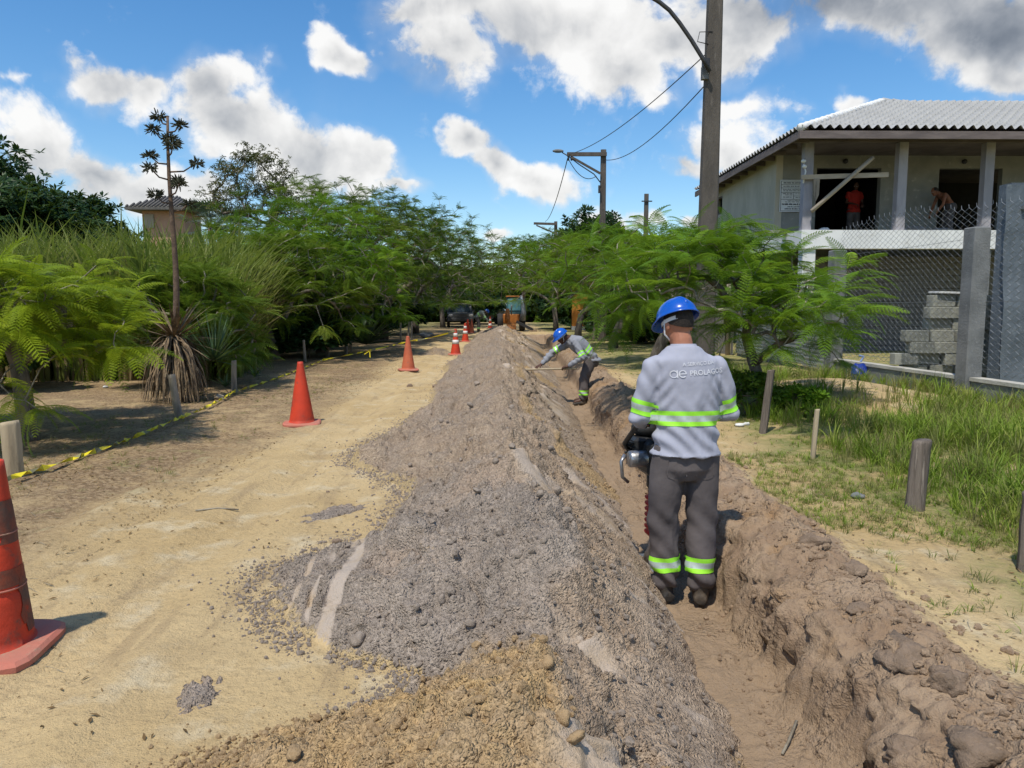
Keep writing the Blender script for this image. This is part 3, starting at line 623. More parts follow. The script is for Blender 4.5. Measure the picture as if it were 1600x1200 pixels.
M_OLIVE = leafmat('olive_leaf', (.05, .06, .022), (.08, .085, .032), (.12, .10, .04), .25)
M_REED = leafmat('reed_blade', (.11, .15, .032), (.19, .23, .055), (.30, .29, .11), .34, .6)
M_REED_DRY = leafmat('dry_reed_blade', (.20, .15, .075), (.30, .235, .12), (.12, .09, .05), .25, .8)
M_GRASS = leafmat('grass_blade', (.12, .19, .022), (.20, .29, .035), (.36, .38, .09), .34, .55, 1.3)
M_GRASS_D = leafmat('tired_grass_blade', (.13, .15, .045), (.22, .22, .075), (.33, .28, .13), .35, .6, 1.1)
M_LITTER = leafmat('fallen_leaf', (.10, .062, .03), (.19, .12, .055), (.30, .21, .11), .1, .9)
M_AGAVE = leafmat('agave_blade', (.05, .095, .04), (.10, .16, .08), (.20, .25, .12), .15, .5)
M_AGAVE_DRY = pm('dry_agave_leaf', (.24, .17, .10), (.10, .07, .045), 9, .9, .4, 30, c3=(.40, .32, .21))
M_STALK = pm('agave_stalk', (.16, .105, .07), (.09, .06, .045), 16, .9, .5, 40)
M_SEED = pm('dark_seed_head', (.055, .06, .032), (.03, .03, .02), 20, .9)

def feather_leaf(fine, pairs=14, droop=.28):
    """a twice-feathered leaf one unit long along +X, arching over"""
    mb = MB(); 
    def spine(t): return Vector((t, 0, .16 * math.sin(t * math.pi * .62) - droop * t * t))
    mb.tube([spine(t) for t in (0, .25, .5, .75, 1)], [.007, .006, .005, .004, .002], 3, False)
    for i in range(pairs):
        t = .16 + .84 * i / (pairs - 1); b = spine(t); ln = .205 * (math.sin(math.pi * min(1, .22 + .72 * t)) ** .7) * (1 if i < pairs - 1 else .7)
        for sd in (-1, 1):
            d = Vector((.42 + .25 * t, sd, -.16 - .12 * random.random())).normalized(); w = .034; side = Vector((1, -sd * .42, 0)).normalized()
            if not fine:
                m = b + d * ln * .5; e = b + d * ln + Vector((0, 0, -.02))
                mb.add([b, m + side * w * .5, e, m - side * w * .5], [(0, 1, 2, 3)])
            else:
                k = 10
                for j in range(k):
                    u = (j + .6) / k; q = b + d * ln * u + Vector((0, 0, -.025 * u * u)); lw = w * .82 * math.sin(math.pi * (.18 + .72 * u)); hw = ln / k * .40
                    for s2 in (-1, 1):
                        o = q + (side * s2 * .92 + d * .4).normalized() * lw
                        mb.add([q - d * hw, q + d * hw, o + d * hw * .55, o - d * hw * .6], [(0, 1, 2, 3)])
    return mb
random.seed(3)
def leafset(tagname, mat, fine, n=3):
    return [proto(tagname, feather_leaf(fine, 13 + k, .2 + .16 * k), mat) for k in range(n)]
LEAF = {}
def leaves(mat, fine):
    k = (mat.name, fine)
    if k not in LEAF: LEAF[k] = leafset('feather_leaf', mat, fine)
    return LEAF[k]

def tree(name, label, base, tips, fork, trunk_r, lmat, fine, leaf_len, per_tip, seed, cat='tree', group=None, spread=.75, twigmat=None, protos=None, leafup=.15, r_tip=.007, lean=None, barkmat=None, back=.45, jit=0.0):
    """tips: points (local) the boughs reach for; limbs are grown towards them from the fork of the trunk"""
    rs = random.Random(seed); t = thing(name, label, cat, base, 0, group)
    nodes = [Vector((0, 0, -.15)), Vector((0, 0, fork.z * .35)) + Vector((fork.x * .2, fork.y * .2, 0)), Vector((fork.x * .6, fork.y * .6, fork.z * .72)), fork.copy()]
    par = [-1, 0, 1, 2]; cnt = [0] * 4; paths = []; ends = []
    for tip in sorted(tips, key=lambda p: (p - fork).length):
        best, bi = 1e9, 3
        dt = (tip - fork).length
        for i in range(3, len(nodes)):
            nd = nodes[i]; v = tip - nd; dn = (nd - fork).length
            if dn > dt: continue
            cost = v.length + .25 * max(0, nd.z - tip.z) + .12 * dn
            if cost < best: best, bi = cost, i
        p0 = nodes[bi]; v = tip - p0; ln = v.length; k = max(2, int(ln / .38) + 1); idx = [bi]
        bend = Vector((rs.uniform(-1, 1), rs.uniform(-1, 1), rs.uniform(.2, 1.0))) * ln * .13
        for j in range(1, k + 1):
            s = j / k; q = p0 + v * s + bend * math.sin(math.pi * s) + (Vector((rs.uniform(-1, 1), rs.uniform(-1, 1), rs.uniform(-1, 1))) * .035 if j < k else Vector())
            nodes.append(q); par.append(idx[-1]); cnt.append(0); idx.append(len(nodes) - 1)
        paths.append(idx); ends.append(idx[-1])
    for e in ends:
        i = e
        while i >= 0: cnt[i] += 1; i = par[i]
    tot = max(cnt[3], 1)
    def rad(i): return max(r_tip, trunk_r * (cnt[i] / tot) ** .52)
    mb = MB(); mb.tube(nodes[:4], [trunk_r * 1.35, trunk_r * 1.1, trunk_r, trunk_r * .95], 10)
    tw = MB()
    for idx in paths:
        pts = [nodes[i] for i in idx]; rr = [rad(i) for i in idx]; rr[0] = min(rr[0], rr[1] * 1.5)
        (mb if rr[1] > trunk_r * .3 else tw).tube(pts, rr, 6 if rr[1] > .03 else 4, False)
    mb.build('trunk', barkmat or M_BARK, t, True)
    if tw.f: tw.build('branches', twigmat or M_TWIG, t, True)['kind'] = 'stuff'
    P, Rt, S, I = [], [], [], []; ps = protos or leaves(lmat, fine)
    for idx in paths:
        p1, p0 = nodes[idx[-1]], nodes[idx[-2]]; d = (p1 - p0).normalized(); az0 = rs.uniform(0, 6.28)
        for k in range(per_tip):
            s = 1 - back * rs.random() if k > 2 else 1.0; pos = p0.lerp(p1, s) if len(idx) < 4 or rs.random() < .6 else nodes[idx[-3]].lerp(p0, rs.random())
            az = az0 + k * 2.4 + rs.uniform(-.4, .4); a = Vector((math.cos(az), math.sin(az), rs.uniform(-.25, .35) + leafup))
            v = (d * rs.uniform(.5, 1.1) + a * spread * 1.3); 
            if lean: v += Vector(lean) * .6
            v.z *= .75; v.normalize(); up = Vector((rs.uniform(-.35, .35), rs.uniform(-.35, .35), 1))
            if jit: pos = pos + Vector((rs.gauss(0, jit), rs.gauss(0, jit), rs.gauss(0, jit * .6)))
            P.append(pos); Rt.append(frame_euler(v, up)); S.append(leaf_len * rs.uniform(.7, 1.15)); I.append(rs.randrange(len(ps)))
    scatter('crown', ps, P, Rt, S, I, t)
    return t

def dome_tips(n, rx, ry, z0, z1, seed, flat=.55, inner=.35, c=(0, 0), skew=0.0):
    """points through an umbrella-shaped crown between z0 and z1"""
    rs = random.Random(seed); out = []
    while len(out) < n:
        a = rs.uniform(0, 6.283); r = math.sqrt(rs.random()); top = z1 - (z1 - z0) * flat * r ** 2.2
        bumps = .12 * math.sin(a * 3 + seed) + .1 * math.sin(a * 5 + 2 * seed); 
        depth = rs.random() ** 1.6 * (z1 - z0) * (inner + .25 * r)
        out.append(Vector((c[0] + rx * r * (1 + bumps) * math.cos(a) + skew * depth, c[1] + ry * r * (1 + bumps) * math.sin(a), max(z0 * .8, top - depth + bumps * (z1 - z0) * .5))))
    return out

# near flame tree on the left
b = gp(45, 688)
tips = [p for p in dome_tips(240, 1.65, 1.7, 1.12, 1.88, 11, .5, .7, (-.75, .2))] + [at(x, y, Y) - b for (x, y, Y) in ((185, 470, 7.6), (195, 500, 7.4), (180, 520, 7.3), (205, 545, 7.4), (170, 455, 7.8), (150, 415, 8), (90, 395, 8), (30, 380, 8), (60, 640, 6.9), (25, 625, 6.9), (180, 545, 7.3))]
tips = [p for p in tips if (b + p).y > 5.6 and p.z < 1.92]
tree('flame_tree', 'near feathery bright green tree at the left edge behind the thick post', b, tips, Vector((-.12, .1, .8)), .085, M_LEAF_Y, True, .42, 10, 21, group='flame trees along the road', lean=(.45, -.2, -.28), leafup=.02)
# near flame tree on the right, behind the standing worker
b = Vector((3.55, 9.7, 0))
tips = dome_tips(110, 1.7, 1.5, 1.15, 2.3, 15, .55, .5, (-.85, .1)) + dome_tips(24, .9, .8, .7, 1.6, 16, .5, .5, (.1, -.3))
tips += [at(x, y, Y) - b for (x, y, Y) in ((1320, 470, 7.2), (1338, 485, 7.0), (1315, 495, 7.1), (1300, 462, 7.4), (1280, 480, 7.4), (1290, 505, 7.3), (1255, 480, 7.7), (1270, 460, 7.8), (1140, 358, 9.4), (1162, 352, 9.3), (1165, 385, 9.2), (1120, 368, 9.4), (1195, 450, 9), (1230, 470, 8.8), (1150, 380, 9.2), (1105, 385, 9.3), (1130, 400, 9.1), (1160, 400, 9.0), (1090, 400, 9.2), (1175, 430, 8.9),
  (1010, 358, 10.4), (985, 366, 10.6), (1045, 380, 10.2), (1080, 385, 10), (965, 400, 10.5), (1010, 430, 10), (925, 385, 11), (945, 412, 11), (960, 450, 10.6), (1005, 400, 10.2), (1190, 455, 8.6), (1160, 480, 8.6), (1180, 525, 8.7), (1220, 545, 8.6), (1100, 440, 9), (1120, 485, 8.7), (1215, 490, 8.5), (1240, 515, 8.5), (1255, 470, 8.5), (1090, 470, 8.9), (1060, 440, 9.3), (1040, 410, 9.6))]
tree('flame_tree', 'low spreading feathery tree behind the standing worker in front of the unfinished house', b, tips, Vector((-.15, .05, .62)), .075, M_LEAF_B, True, .47, 8, 25, group='flame trees along the road', lean=(.12, -.15, -.14), leafup=.02)

# avenue of flame trees further off
spec = [(-5.9, 19.5, 2.4, 2.3, 3.3, 0, 'small feathery tree beside the tall reeds on the left'), (-5.35, 13.0, 1.15, 1.0, 2.15, 0, 'little feathery tree between the agave and the reeds'), (-5.3, 22.0, 2.9, 3.0, 4.5, 1, 'wide feathery tree over the fan-leaved plant on the left verge'), (-6.6, 27.0, 4.0, 3.5, 5.9, 0, 'tall feathery tree behind the orange cones on the left'), (-4.9, 31.5, 4.0, 3.8, 6.1, 2, 'feathery tree whose boughs overhang the far cones'),
        (-4.4, 39.0, 4.3, 4.0, 6.9, 2, 'dark feathery tree above the parked pickup'), (-3.8, 50.0, 4.8, 4.4, 7.0, 0, 'farthest feathery tree closing the road on the left'), (-8.4, 24.0, 2.3, 2.4, 3.3, 0, 'feathery tree behind the reeds below the sparse tall tree'),
        (3.6, 17.0, 2.5, 2.4, 3.3, 1, 'feathery tree right behind the bending worker'), (3.7, 24.0, 2.8, 2.8, 3.75, 0, 'feathery tree beneath the lamp pole with the cross arm'), (3.3, 31.0, 3.0, 3.2, 4.5, 1, 'feathery tree with pale trunk by the orange wall'), (3.4, 44.0, 3.8, 3.8, 5.8, 2, 'feathery tree hanging over the backhoe'), (1.8, 56.0, 5.0, 4.6, 6.6, 0, 'distant feathery tree behind the backhoe'), (6.2, 36.0, 3.0, 3.4, 4.3, 2, 'feathery tree beyond the plank fence on the right')]
for i, (x, y, rx, ry, h, k, lb) in enumerate(spec):
    left = x < 0; n = int((100 if left else 75) * rx)
    tips = dome_tips(n, rx, ry, h * (.30 if left else .50), h * .97, 40 + i, .6, .55 if left else .45)
    tree('flame_tree', lb, (x, y, 0), tips, Vector((random.uniform(-.3, .3), random.uniform(-.2, .2), h * .24)), .10 + .012 * rx, (M_LEAF_G, M_LEAF_B, M_LEAF_D)[k], False, .44, 16 if left else 13, 60 + i, group='flame trees along the road', lean=(.25, -.1, -.05), r_tip=.011)

# dense dark tree far left, sparse tall tree, round dark tree
def rosette(n, L, w, cup=.35, seed=0):
    rs = random.Random(seed); mb = MB()
    for k in range(n):
        a = k * 2.4; el = rs.uniform(-.25, .9); d = Vector((math.cos(a) * math.cos(el), math.sin(a) * math.cos(el), math.sin(el))); s = d.cross(Vector((0, 0, 1))).normalized(); ll = L * rs.uniform(.7, 1.1)
        o = d * .08; m = o + d * ll * .5 + Vector((0, 0, .03)); e = o + d * ll - Vector((0, 0, cup * ll * .5)); u = s.cross(d) * w * .22
        mb.add([o, m + s * w * .5 - u, e, m - s * w * .5 - u, m + u * .4], [(0, 1, 4), (1, 2, 4), (2, 3, 4), (3, 0, 4)])
    return mb
ROS = [proto('leaf_rosette', rosette(11, 1.0, .30, .35, k), M_BROAD) for k in range(3)]
ROS_O = [proto('leaf_rosette', rosette(7, 1.0, .34, .9, 9 + k), M_OLIVE) for k in range(3)]
def shell_tips(n, rx, ry, rz, c, seed):
    rs = random.Random(seed); out = []
    for k in range(n):
        a = rs.uniform(0, 6.283); u = rs.uniform(-.35, 1); s = math.sqrt(max(0, 1 - u * u)); r = (.82 + .18 * rs.random()) * (1 + .10 * math.sin(a * 4 + seed) + .10 * math.sin(u * 7 + a * 2)) * (1 if rs.random() < .8 else rs.uniform(.45, .85))
        out.append(Vector((rx * s * math.cos(a) * r, ry * s * math.sin(a) * r, rz * u * r)) + Vector(c))
    return out
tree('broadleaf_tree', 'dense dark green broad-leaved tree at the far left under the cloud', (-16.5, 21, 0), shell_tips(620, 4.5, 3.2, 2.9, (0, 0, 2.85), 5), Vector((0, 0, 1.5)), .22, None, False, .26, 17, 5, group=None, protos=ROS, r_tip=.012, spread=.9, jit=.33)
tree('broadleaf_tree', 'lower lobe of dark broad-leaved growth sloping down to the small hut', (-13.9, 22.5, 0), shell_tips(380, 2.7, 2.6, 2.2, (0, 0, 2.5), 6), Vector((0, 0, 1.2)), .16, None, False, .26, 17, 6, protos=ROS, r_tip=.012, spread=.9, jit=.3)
tree('sparse_tree', 'tall sparse olive-leaved tree standing alone against the cloud', (-9.4, 29, 0), [p for p in shell_tips(150, 1.7, 1.6, 2.2, (0, 0, 5.45), 8)] + dome_tips(30, 1.4, 1.3, 4.6, 7.2, 9), Vector((.1, 0, 3.0)), .12, None, False, .14, 7, 8, protos=ROS_O, r_tip=.014, spread=1.0, back=.9, jit=.16)
tree('round_tree', 'round dark tree behind the lamp pole with the cross arm', (9.0, 70, 0), shell_tips(150, 3.9, 3.4, 3.3, (0, 0, 6.4), 12), Vector((0, 0, 3.0)), .3, None, False, .62, 8, 12, protos=ROS, r_tip=.03, spread=1.0, jit=.4)
tree('round_tree', 'low dark tree just left of the bare concrete pole', (13.4, 72, 0), shell_tips(110, 3.2, 3.2, 2.9, (0, 0, 5.2), 14), Vector((0, 0, 2.4)), .25, None, False, .6, 8, 14, protos=ROS, r_tip=.03, spread=1.0, jit=.4)

# tall reeds behind the agave
def blade_clump(n, h, w, lean, seed, base=.12, seg=5):
    rs = random.Random(seed); mb = MB()
    for k in range(n):
        a = rs.uniform(0, 6.283); d = Vector((math.cos(a), math.sin(a), 0)); s = Vector((-d.y, d.x, 0)); o = d * base * rs.random(); H = h * rs.uniform(.6, 1.1); ln = lean * rs.uniform(.25, 1.2)
        pts = []
        for j in range(seg + 1):
            t = j / seg; c = o + d * ln * H * t ** 2.2 + Vector((0, 0, H * (t - .38 * ln * t ** 3))); ww = w * (1 - t ** 2) * (.55 + .6 * min(1, t * 3)) + .001
            pts += [c - s * ww * .5, c + s * ww * .5]
        mb.add(pts, [(2 * j, 2 * j + 1, 2 * j + 3, 2 * j + 2) for j in range(seg)])
    return mb
def zs(x, y): return ground_z(np.asarray(x), np.asarray(y), False)
RE = [proto('reed_clump', blade_clump(13, 1.0, .022, .5, 70 + k, .10), M_REED) for k in range(3)] + [proto('reed_clump', blade_clump(11, .8, .02, .6, 75 + k, .14), M_REED_DRY) for k in range(2)]
n = 1000; y = rng.uniform(13.8, 17.6, n); x = -5.1 - rng.random(n) ** 1.05 * 6.2 - (y - 14) * .18; hgt = 2.85 + .09 * (y - 14) - .5 * sstep(-6.2, -5.1, x) + rng.normal(0, .25, n)
vid = rng.integers(0, 3, n); vid = np.where((rng.random(n) < .4) & (y < 16.6), 3 + rng.integers(0, 2, n), vid)
o = scatter('reeds', RE, np.stack([x, y, zs(x, y)], -1), np.stack([0 * x, rng.normal(0, .06, n), rng.uniform(0, 6.28, n)], -1), hgt, vid)
tag(o, 'tall pale green reeds growing behind the agave', 'reeds')

# grass on the right verge and short grass tufts on the sand
GT = [proto('grass_tuft', blade_clump(14, 1.0, .03, .75, 90 + k, .30, 4), M_GRASS) for k in range(3)] + [proto('grass_tuft', blade_clump(12, 1.0, .026, .6, 95 + k, .25, 4), M_GRASS_D) for k in range(2)]
n = 5200; y = np.exp(rng.uniform(np.log(3.3), np.log(14.5), n)); x = 3.0 + rng.random(n) ** 1.15 * 3.7
dn = fbm(x * .9, y * .9, 501, 3); mound = np.exp(-(((x - 5.0) / 1.15) ** 2 + ((y - 10.9) / 1.5) ** 2))
keep = (rng.random(n) < .50 + 1.1 * dn) & (rng.random(n) > mound * 1.5) & ((x > 3.15) | (rng.random(n) < .45)); x, y, dn = x[keep], y[keep], dn[keep]; n = len(x)
hgt = np.clip(.13 + .12 * sstep(3.0, 3.8, x) + .16 * dn + rng.normal(0, .05, n), .07, .5)
vid = np.where(rng.random(n) < .55 - .6 * dn - .035 * (8 - y), 3 + rng.integers(0, 2, n), rng.integers(0, 3, n))
o = scatter('verge_grass', GT, np.stack([x, y, zs(x, y) - .01], -1), np.stack([rng.normal(0, .1, n), rng.normal(0, .1, n), rng.uniform(0, 6.28, n)], -1), hgt, vid)
tag(o, 'lush grass on the right verge between posts and mesh fence', 'grass')
ST = [proto('short_tuft', blade_clump(9, 1.0, .05, 1.3, 110 + k, .5, 3), M_GRASS) for k in range(2)] + [proto('short_tuft', blade_clump(9, 1.0, .045, 1.2, 115 + k, .5, 3), M_GRASS_D) for k in range(2)]
n = 9500; y = np.exp(rng.uniform(np.log(2.4), np.log(32), n)); x = rng.uniform(1.85, 3.3, n) + .02 * y + (y > 9) * rng.random(n) * 2.2
pt = fbm(x * 1.3, y * 1.1, 511, 3); keep = (pt > .12 - .25 * sstep(2.3, 3.1, x)) | (rng.random(n) < .06); x, y, pt = x[keep], y[keep], pt[keep]
nl = 1500; yl = np.exp(rng.uniform(np.log(3.8), np.log(26), nl)); xl = -2.6 - rng.random(nl) * 3.2; pl = fbm(xl * .9, yl * .7, 515, 3); k = pl > .22; x, y = np.concatenate([x, xl[k]]), np.concatenate([y, yl[k]]); n = len(x)
o = scatter('short_grass', ST, np.stack([x, y, zs(x, y) - .006], -1), np.stack([rng.normal(0, .15, n), rng.normal(0, .15, n), rng.uniform(0, 6.28, n)], -1), rng.uniform(.035, .085, n), np.where(x < 0, 2 + rng.integers(0, 2, n), rng.integers(0, 4, n)))
tag(o, 'thin short grass in patches on the pale sand', 'grass')
# leaf litter under the trees on the left
lm = MB().add([(-.5, 0, 0), (-.1, .16, .05), (.5, 0, .0), (-.1, -.16, .05)], [(0, 1, 2, 3)]); tg = MB().tube([(-1.2, 0, 0), (0, .08, .02), (1.2, -.05, 0)], .03, 3)
n = 26000; y = np.exp(rng.uniform(np.log(3.4), np.log(24), n)); x = -2.2 - np.abs(rng.normal(0, 1.9, n)); cl = fbm(x * .7, y * .5, 521, 3); keep = rng.random(n) < np.clip(.45 + 1.1 * cl, 0.04, 1); x, y = x[keep], y[keep]
n3 = 1000; y3 = np.exp(rng.uniform(np.log(2.2), np.log(16), n3)); x3 = rng.uniform(-3.4, -1.0, n3); k3 = fbm(x3 * .9, y3 * .6, 525, 3) > .05; x, y = np.concatenate([x, x3[k3]]), np.concatenate([y, y3[k3]])
n2 = 1200; y2 = np.exp(rng.uniform(np.log(2.4), np.log(20), n2)); x2 = rng.uniform(1.9, 3.2, n2); x, y = np.concatenate([x, x2]), np.concatenate([y, y2]); n = len(x)
o = scatter('leaf_litter', [proto('fallen_leaf', lm, M_LITTER), proto('fallen_twig', tg, M_TWIG)], np.stack([x, y, zs(x, y) + .006], -1), np.stack([rng.normal(0, .3, n), rng.normal(0, .3, n), rng.uniform(0, 6.28, n)], -1), rng.uniform(.012, .042, n), (rng.random(n) < .2).astype(int))
tag(o, 'brown fallen leaves and twigs strewn on the left verge', 'leaf litter')

# the big agave with its flower stalk
b = gp(277, 626); t = thing('agave', 'tall agave with dead hanging leaves and a dark flower stalk', 'agave', b)
top = at(265, 182, b.y) - b; rs = random.Random(4); st = []
for k in range(9): s = k / 8; st.append(Vector((top.x * s + .035 * math.sin(s * 5), .02 * math.sin(s * 7), .75 + (top.z - .75) * s)))
stalk = MB().tube([Vector((0, 0, .0))] + st, [.10] + [.055 - .037 * k / 8 for k in range(9)], 8).build('flower_stalk', M_STALK, t, True)
for k in range(13):
    s = .60 + .40 * k / 12; i = s * 8; p = st[min(7, int(i))].lerp(st[min(8, int(i) + 1)], i % 1); a = k * 2.5 + .4; ln = .10 + .38 * (1 - (s - .6) / .4) ** .8 * rs.uniform(.7, 1.1)
    if k < 2: ln = .24
    d = Vector((math.cos(a), math.sin(a) * .8, .0)); e = p + d * ln + Vector((0, 0, .10 + .1 * ln))
    br = MB().tube([p, p + d * ln * .55 + Vector((0, 0, .02)), e], [.014, .011, .009], 5).build('stalk_branch', M_STALK, stalk, True)
    mb = MB()
    for j in range(64):
        v = Vector((rs.gauss(0, 1), rs.gauss(0, 1), rs.gauss(.25, .8))).normalized(); q = e + Vector((v.x, v.y, v.z * .6)) * rs.uniform(.02, .10); mb.tube([q, q + v * rs.uniform(.03, .075)], [.012, .004], 4)
    mb.build('seed_head', M_SEED, stalk)
sk = MB()
for k in range(260):
    a = rs.uniform(0, 6.283); d = Vector((math.cos(a), math.sin(a), 0)); s = Vector((-d.y, d.x, 0)); z0 = rs.uniform(.45, .98); ln = rs.uniform(.5, .98); out = rs.uniform(.22, .46); w = rs.uniform(.014, .026); pts = []
    for j in range(6):
        u = j / 5; c = d * (.07 + out * (1 - (1 - u) ** 2)) + Vector((0, 0, max(.02, z0 + .06 * u - ln * 1.1 * u ** 1.7))); ww = w * (1 - .85 * u); pts += [c - s * ww, c + s * ww]
    sk.add(pts, [(2 * j, 2 * j + 1, 2 * j + 3, 2 * j + 2) for j in range(5)])
sk.build('dead_leaf_skirt', M_AGAVE_DRY, t)['kind'] = 'stuff'
mb = MB()
for k in range(130):
    a = rs.uniform(0, 6.283); el = rs.uniform(-.55, 1.1); d = Vector((math.cos(a) * math.cos(el), math.sin(a) * math.cos(el), math.sin(el))); ln = rs.uniform(.45, .8); o = Vector((0, 0, .92)) + d * .06; s = d.cross(Vector((0, 0, 1))).normalized(); w = .016
    mb.add([o - s * w, o + s * w, o + d * ln * .6 + s * w * .7 - Vector((0, 0, .01)), o + d * ln * .6 - s * w * .7 - Vector((0, 0, .01)), o + d * ln - Vector((0, 0, .05))], [(0, 1, 2, 3), (3, 2, 4)])
mb.build('upper_leaves', [M_AGAVE_DRY], t)['kind'] = 'stuff'
mb = MB()
for k in range(110):
    a = rs.uniform(0, 6.283); el = rs.uniform(-.1, 1.3); d = Vector((math.cos(a) * math.cos(el), math.sin(a) * math.cos(el), math.sin(el))); ln = rs.uniform(.55, .9); o = Vector((.34, .6, .55)) + d * .05; s = d.cross(Vector((0, 0, 1))).normalized(); w = .016
    mb.add([o - s * w, o + s * w, o + d * ln + s * .002, o + d * ln - s * .002], [(0, 1, 2, 3)])
mb.build('side_leaves', M_AGAVE, t)['kind'] = 'stuff'

def agave(name, lab, px, py, L, n, seed, mat=None, z=0):
    b = gp(px, py); rs = random.Random(seed); t = thing(name, lab, 'agave', b, 0, 'young agaves on the left verge')
    me = None
    for k in range(n):
        a = k * 2.4 + rs.uniform(-.2, .2); el = .25 + 1.0 * (k / n) + rs.uniform(-.1, .1); d = Vector((math.cos(a) * math.cos(el), math.sin(a) * math.cos(el), math.sin(el))); s = d.cross(Vector((0, 0, 1))).normalized(); u = s.cross(d); ln = L * rs.uniform(.75, 1.1); w = L * .075
        pts = []
        for j in range(5):
            q = j / 4; c = Vector((0, 0, .02 + z)) + d * ln * q - Vector((0, 0, .12 * ln * q * q)); ww = w * (.7 + .9 * q - 1.6 * q * q) + .002; pts += [c - s * ww + u * ww * .4, c - u * ww * .1, c + s * ww + u * ww * .4]
        fs = []
        for j in range(4): fs += [(3 * j, 3 * j + 1, 3 * j + 4, 3 * j + 3), (3 * j + 1, 3 * j + 2, 3 * j + 5, 3 * j + 4)]
        MB().add(pts, fs).build('leaf', mat or M_AGAVE, t, True)
agave('young_agave', 'young striped agave at the foot of the big agave', 303, 624, .32, 16, 1)
agave('young_agave', 'young agave just left of the third post', 352, 606, .33, 12, 2)
agave('young_agave', 'small pale agave to the right of the third post', 398, 590, .30, 11, 3)
agave('fan_plant', 'large spiky rosette of narrow leaves under the left trees', 572, 552, 1.35, 34, 4, leafmat('dark_sword_leaf', (.03, .055, .028), (.06, .09, .05), (.12, .16, .10), .15), .25)
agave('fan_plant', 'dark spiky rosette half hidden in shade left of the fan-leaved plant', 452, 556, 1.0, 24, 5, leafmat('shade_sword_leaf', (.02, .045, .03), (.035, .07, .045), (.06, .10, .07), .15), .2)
# palms by the hut
def fan_palm(lab, loc, h, L, seed):
    rs = random.Random(seed); t = thing('fan_palm', lab, 'palm', loc, 0, 'palms beside the hut'); MB().tube([(0, 0, -.1), (.05, 0, h * .5), (0, 0, h)], [.16, .13, .12], 8).build('trunk', M_BARK, t, True)
    for k in range(26):
        a = k * 2.4; el = rs.uniform(-.3, 1.25); d = Vector((math.cos(a) * math.cos(el), math.sin(a) * math.cos(el), math.sin(el))); o = Vector((0, 0, h)); e = o + d * L * .55; s = d.cross(Vector((0, 0, 1))).normalized(); mb = MB().tube([o, e], [.02, .012], 4)
        for j in range(13):
            f = -1.15 + 2.3 * j / 12; v = (d * math.cos(f) + s * math.sin(f)); q = e + v * L * .6 - Vector((0, 0, .12 * L)); n_ = s * math.cos(f) - d * math.sin(f)
            mb.add([e, e + v * L * .3 + n_ * .03, q, e + v * L * .3 - n_ * .03], [(0, 1, 2, 3)])
        mb.build('frond', M_PALM, t)
M_PALM = leafmat('palm_frond', (.05, .08, .055), (.09, .13, .09), (.15, .19, .14), .2)
fan_palm('grey-green fan palm peeking above the reeds right of the hut', at(330, 400, 33) * 1.0, 3.6 - at(330, 400, 33).z + 1.2, 1.5, 1)
fan_palm('second fan palm right of the first beside the sparse tree', at(365, 400, 34), 3.2 - at(365, 400, 34).z + 1.5, 1.3, 2)
# low leafy shrub between the long post and the worker
SH = [proto('shrub_leaf', rosette(8, 1.0, .45, .3, 20 + k), M_LEAF_B) for k in range(2)]
def shrub(lab, b, rx, ry, h, n, seed, ps=SH, sc=.10):
    tree('shrub', lab, b, shell_tips(n, rx, ry, h * .5, (0, 0, h * .5), seed), Vector((0, 0, h * .2)), .02, None, False, sc, 7, seed, cat='shrub', protos=ps, r_tip=.004, spread=1.0, back=.9, jit=.06 * h)
SHM = [proto('shrub_leaf', rosette(7, 1.0, .45, .3, 28 + k), M_LEAF_D) for k in range(2)]
shrub('leafy green shrub between the standing worker and the long leaning post', gp(1165, 648), .45, .5, .55, 36, 31, SHM)
shrub('low weedy shrub to the right of the long leaning post', gp(1240, 650), .45, .5, .35, 40, 32)
SHD = [proto('shrub_leaf', rosette(8, 1.0, .5, .3, 24 + k), M_BROAD) for k in range(2)]
for i, (x, y, rx, h, lb) in enumerate([(-6.8, 24, 1.6, 1.7, 'dark undergrowth bush beneath the left trees'), (-8.6, 19.5, 1.5, 1.6, 'dark bush behind the reeds and the second post'), (-6.0, 30, 1.7, 1.8, 'dark bush behind the orange cones'), (-5.6, 37, 1.8, 1.9, 'dark bush left of the parked pickup'), (-5.2, 20.2, 1.0, 1.0, 'small dark bush behind the short pair of posts'), (4.6, 47, 2.2, 2.4, 'dark bush right of the backhoe'), (-2.6, 60, 3, 2.6, 'dark bush closing the end of the road'), (5.4, 27, 1.2, 1.1, 'low bush by the plank fence'), (-10.5, 16.5, 2.2, 2.0, 'dark bush behind the near left tree'), (-8.6, 12.2, 1.1, 1.3, 'bush in the shade of the near left tree')]):
    shrub(lb, (x, y, 0), rx, rx * .8, h, int(70 * rx), 50 + i, SHD, .30)

# dark leaves added to stand for shade beneath the avenue; wood closing the view
n = 5200; y = rng.uniform(17.5, 62, n); x = -6.4 - rng.random(n) * 5.5; x = np.where(rng.random(n) < .25, 5.0 + rng.random(n) * 1.2, x); y = np.where(x > 0, rng.uniform(28, 62, n), y); z = rng.random(n) * (1.3 + 1.1 * vn(x * .5, y * .5, 9))
o = scatter('undergrowth', [proto('leaf_rosette', rosette(9, 1.0, .5, .3, 40 + k), M_BROAD) for k in range(2)], np.stack([x, y, z], -1), rng.uniform(0, 6.28, (n, 3)), rng.uniform(.2, .42, n), rng.integers(0, 2, n)); tag(o, 'dark undergrowth added for the shade beneath the roadside trees', 'undergrowth')
n = 9000; y = rng.uniform(66, 76, n); x = rng.uniform(-48, 48, n); z = rng.random(n) ** .8 * (3.4 + 2.0 * vn(x * .16, 0 * x, 3) + .7 * vn(x * .7, 0 * x, 4))
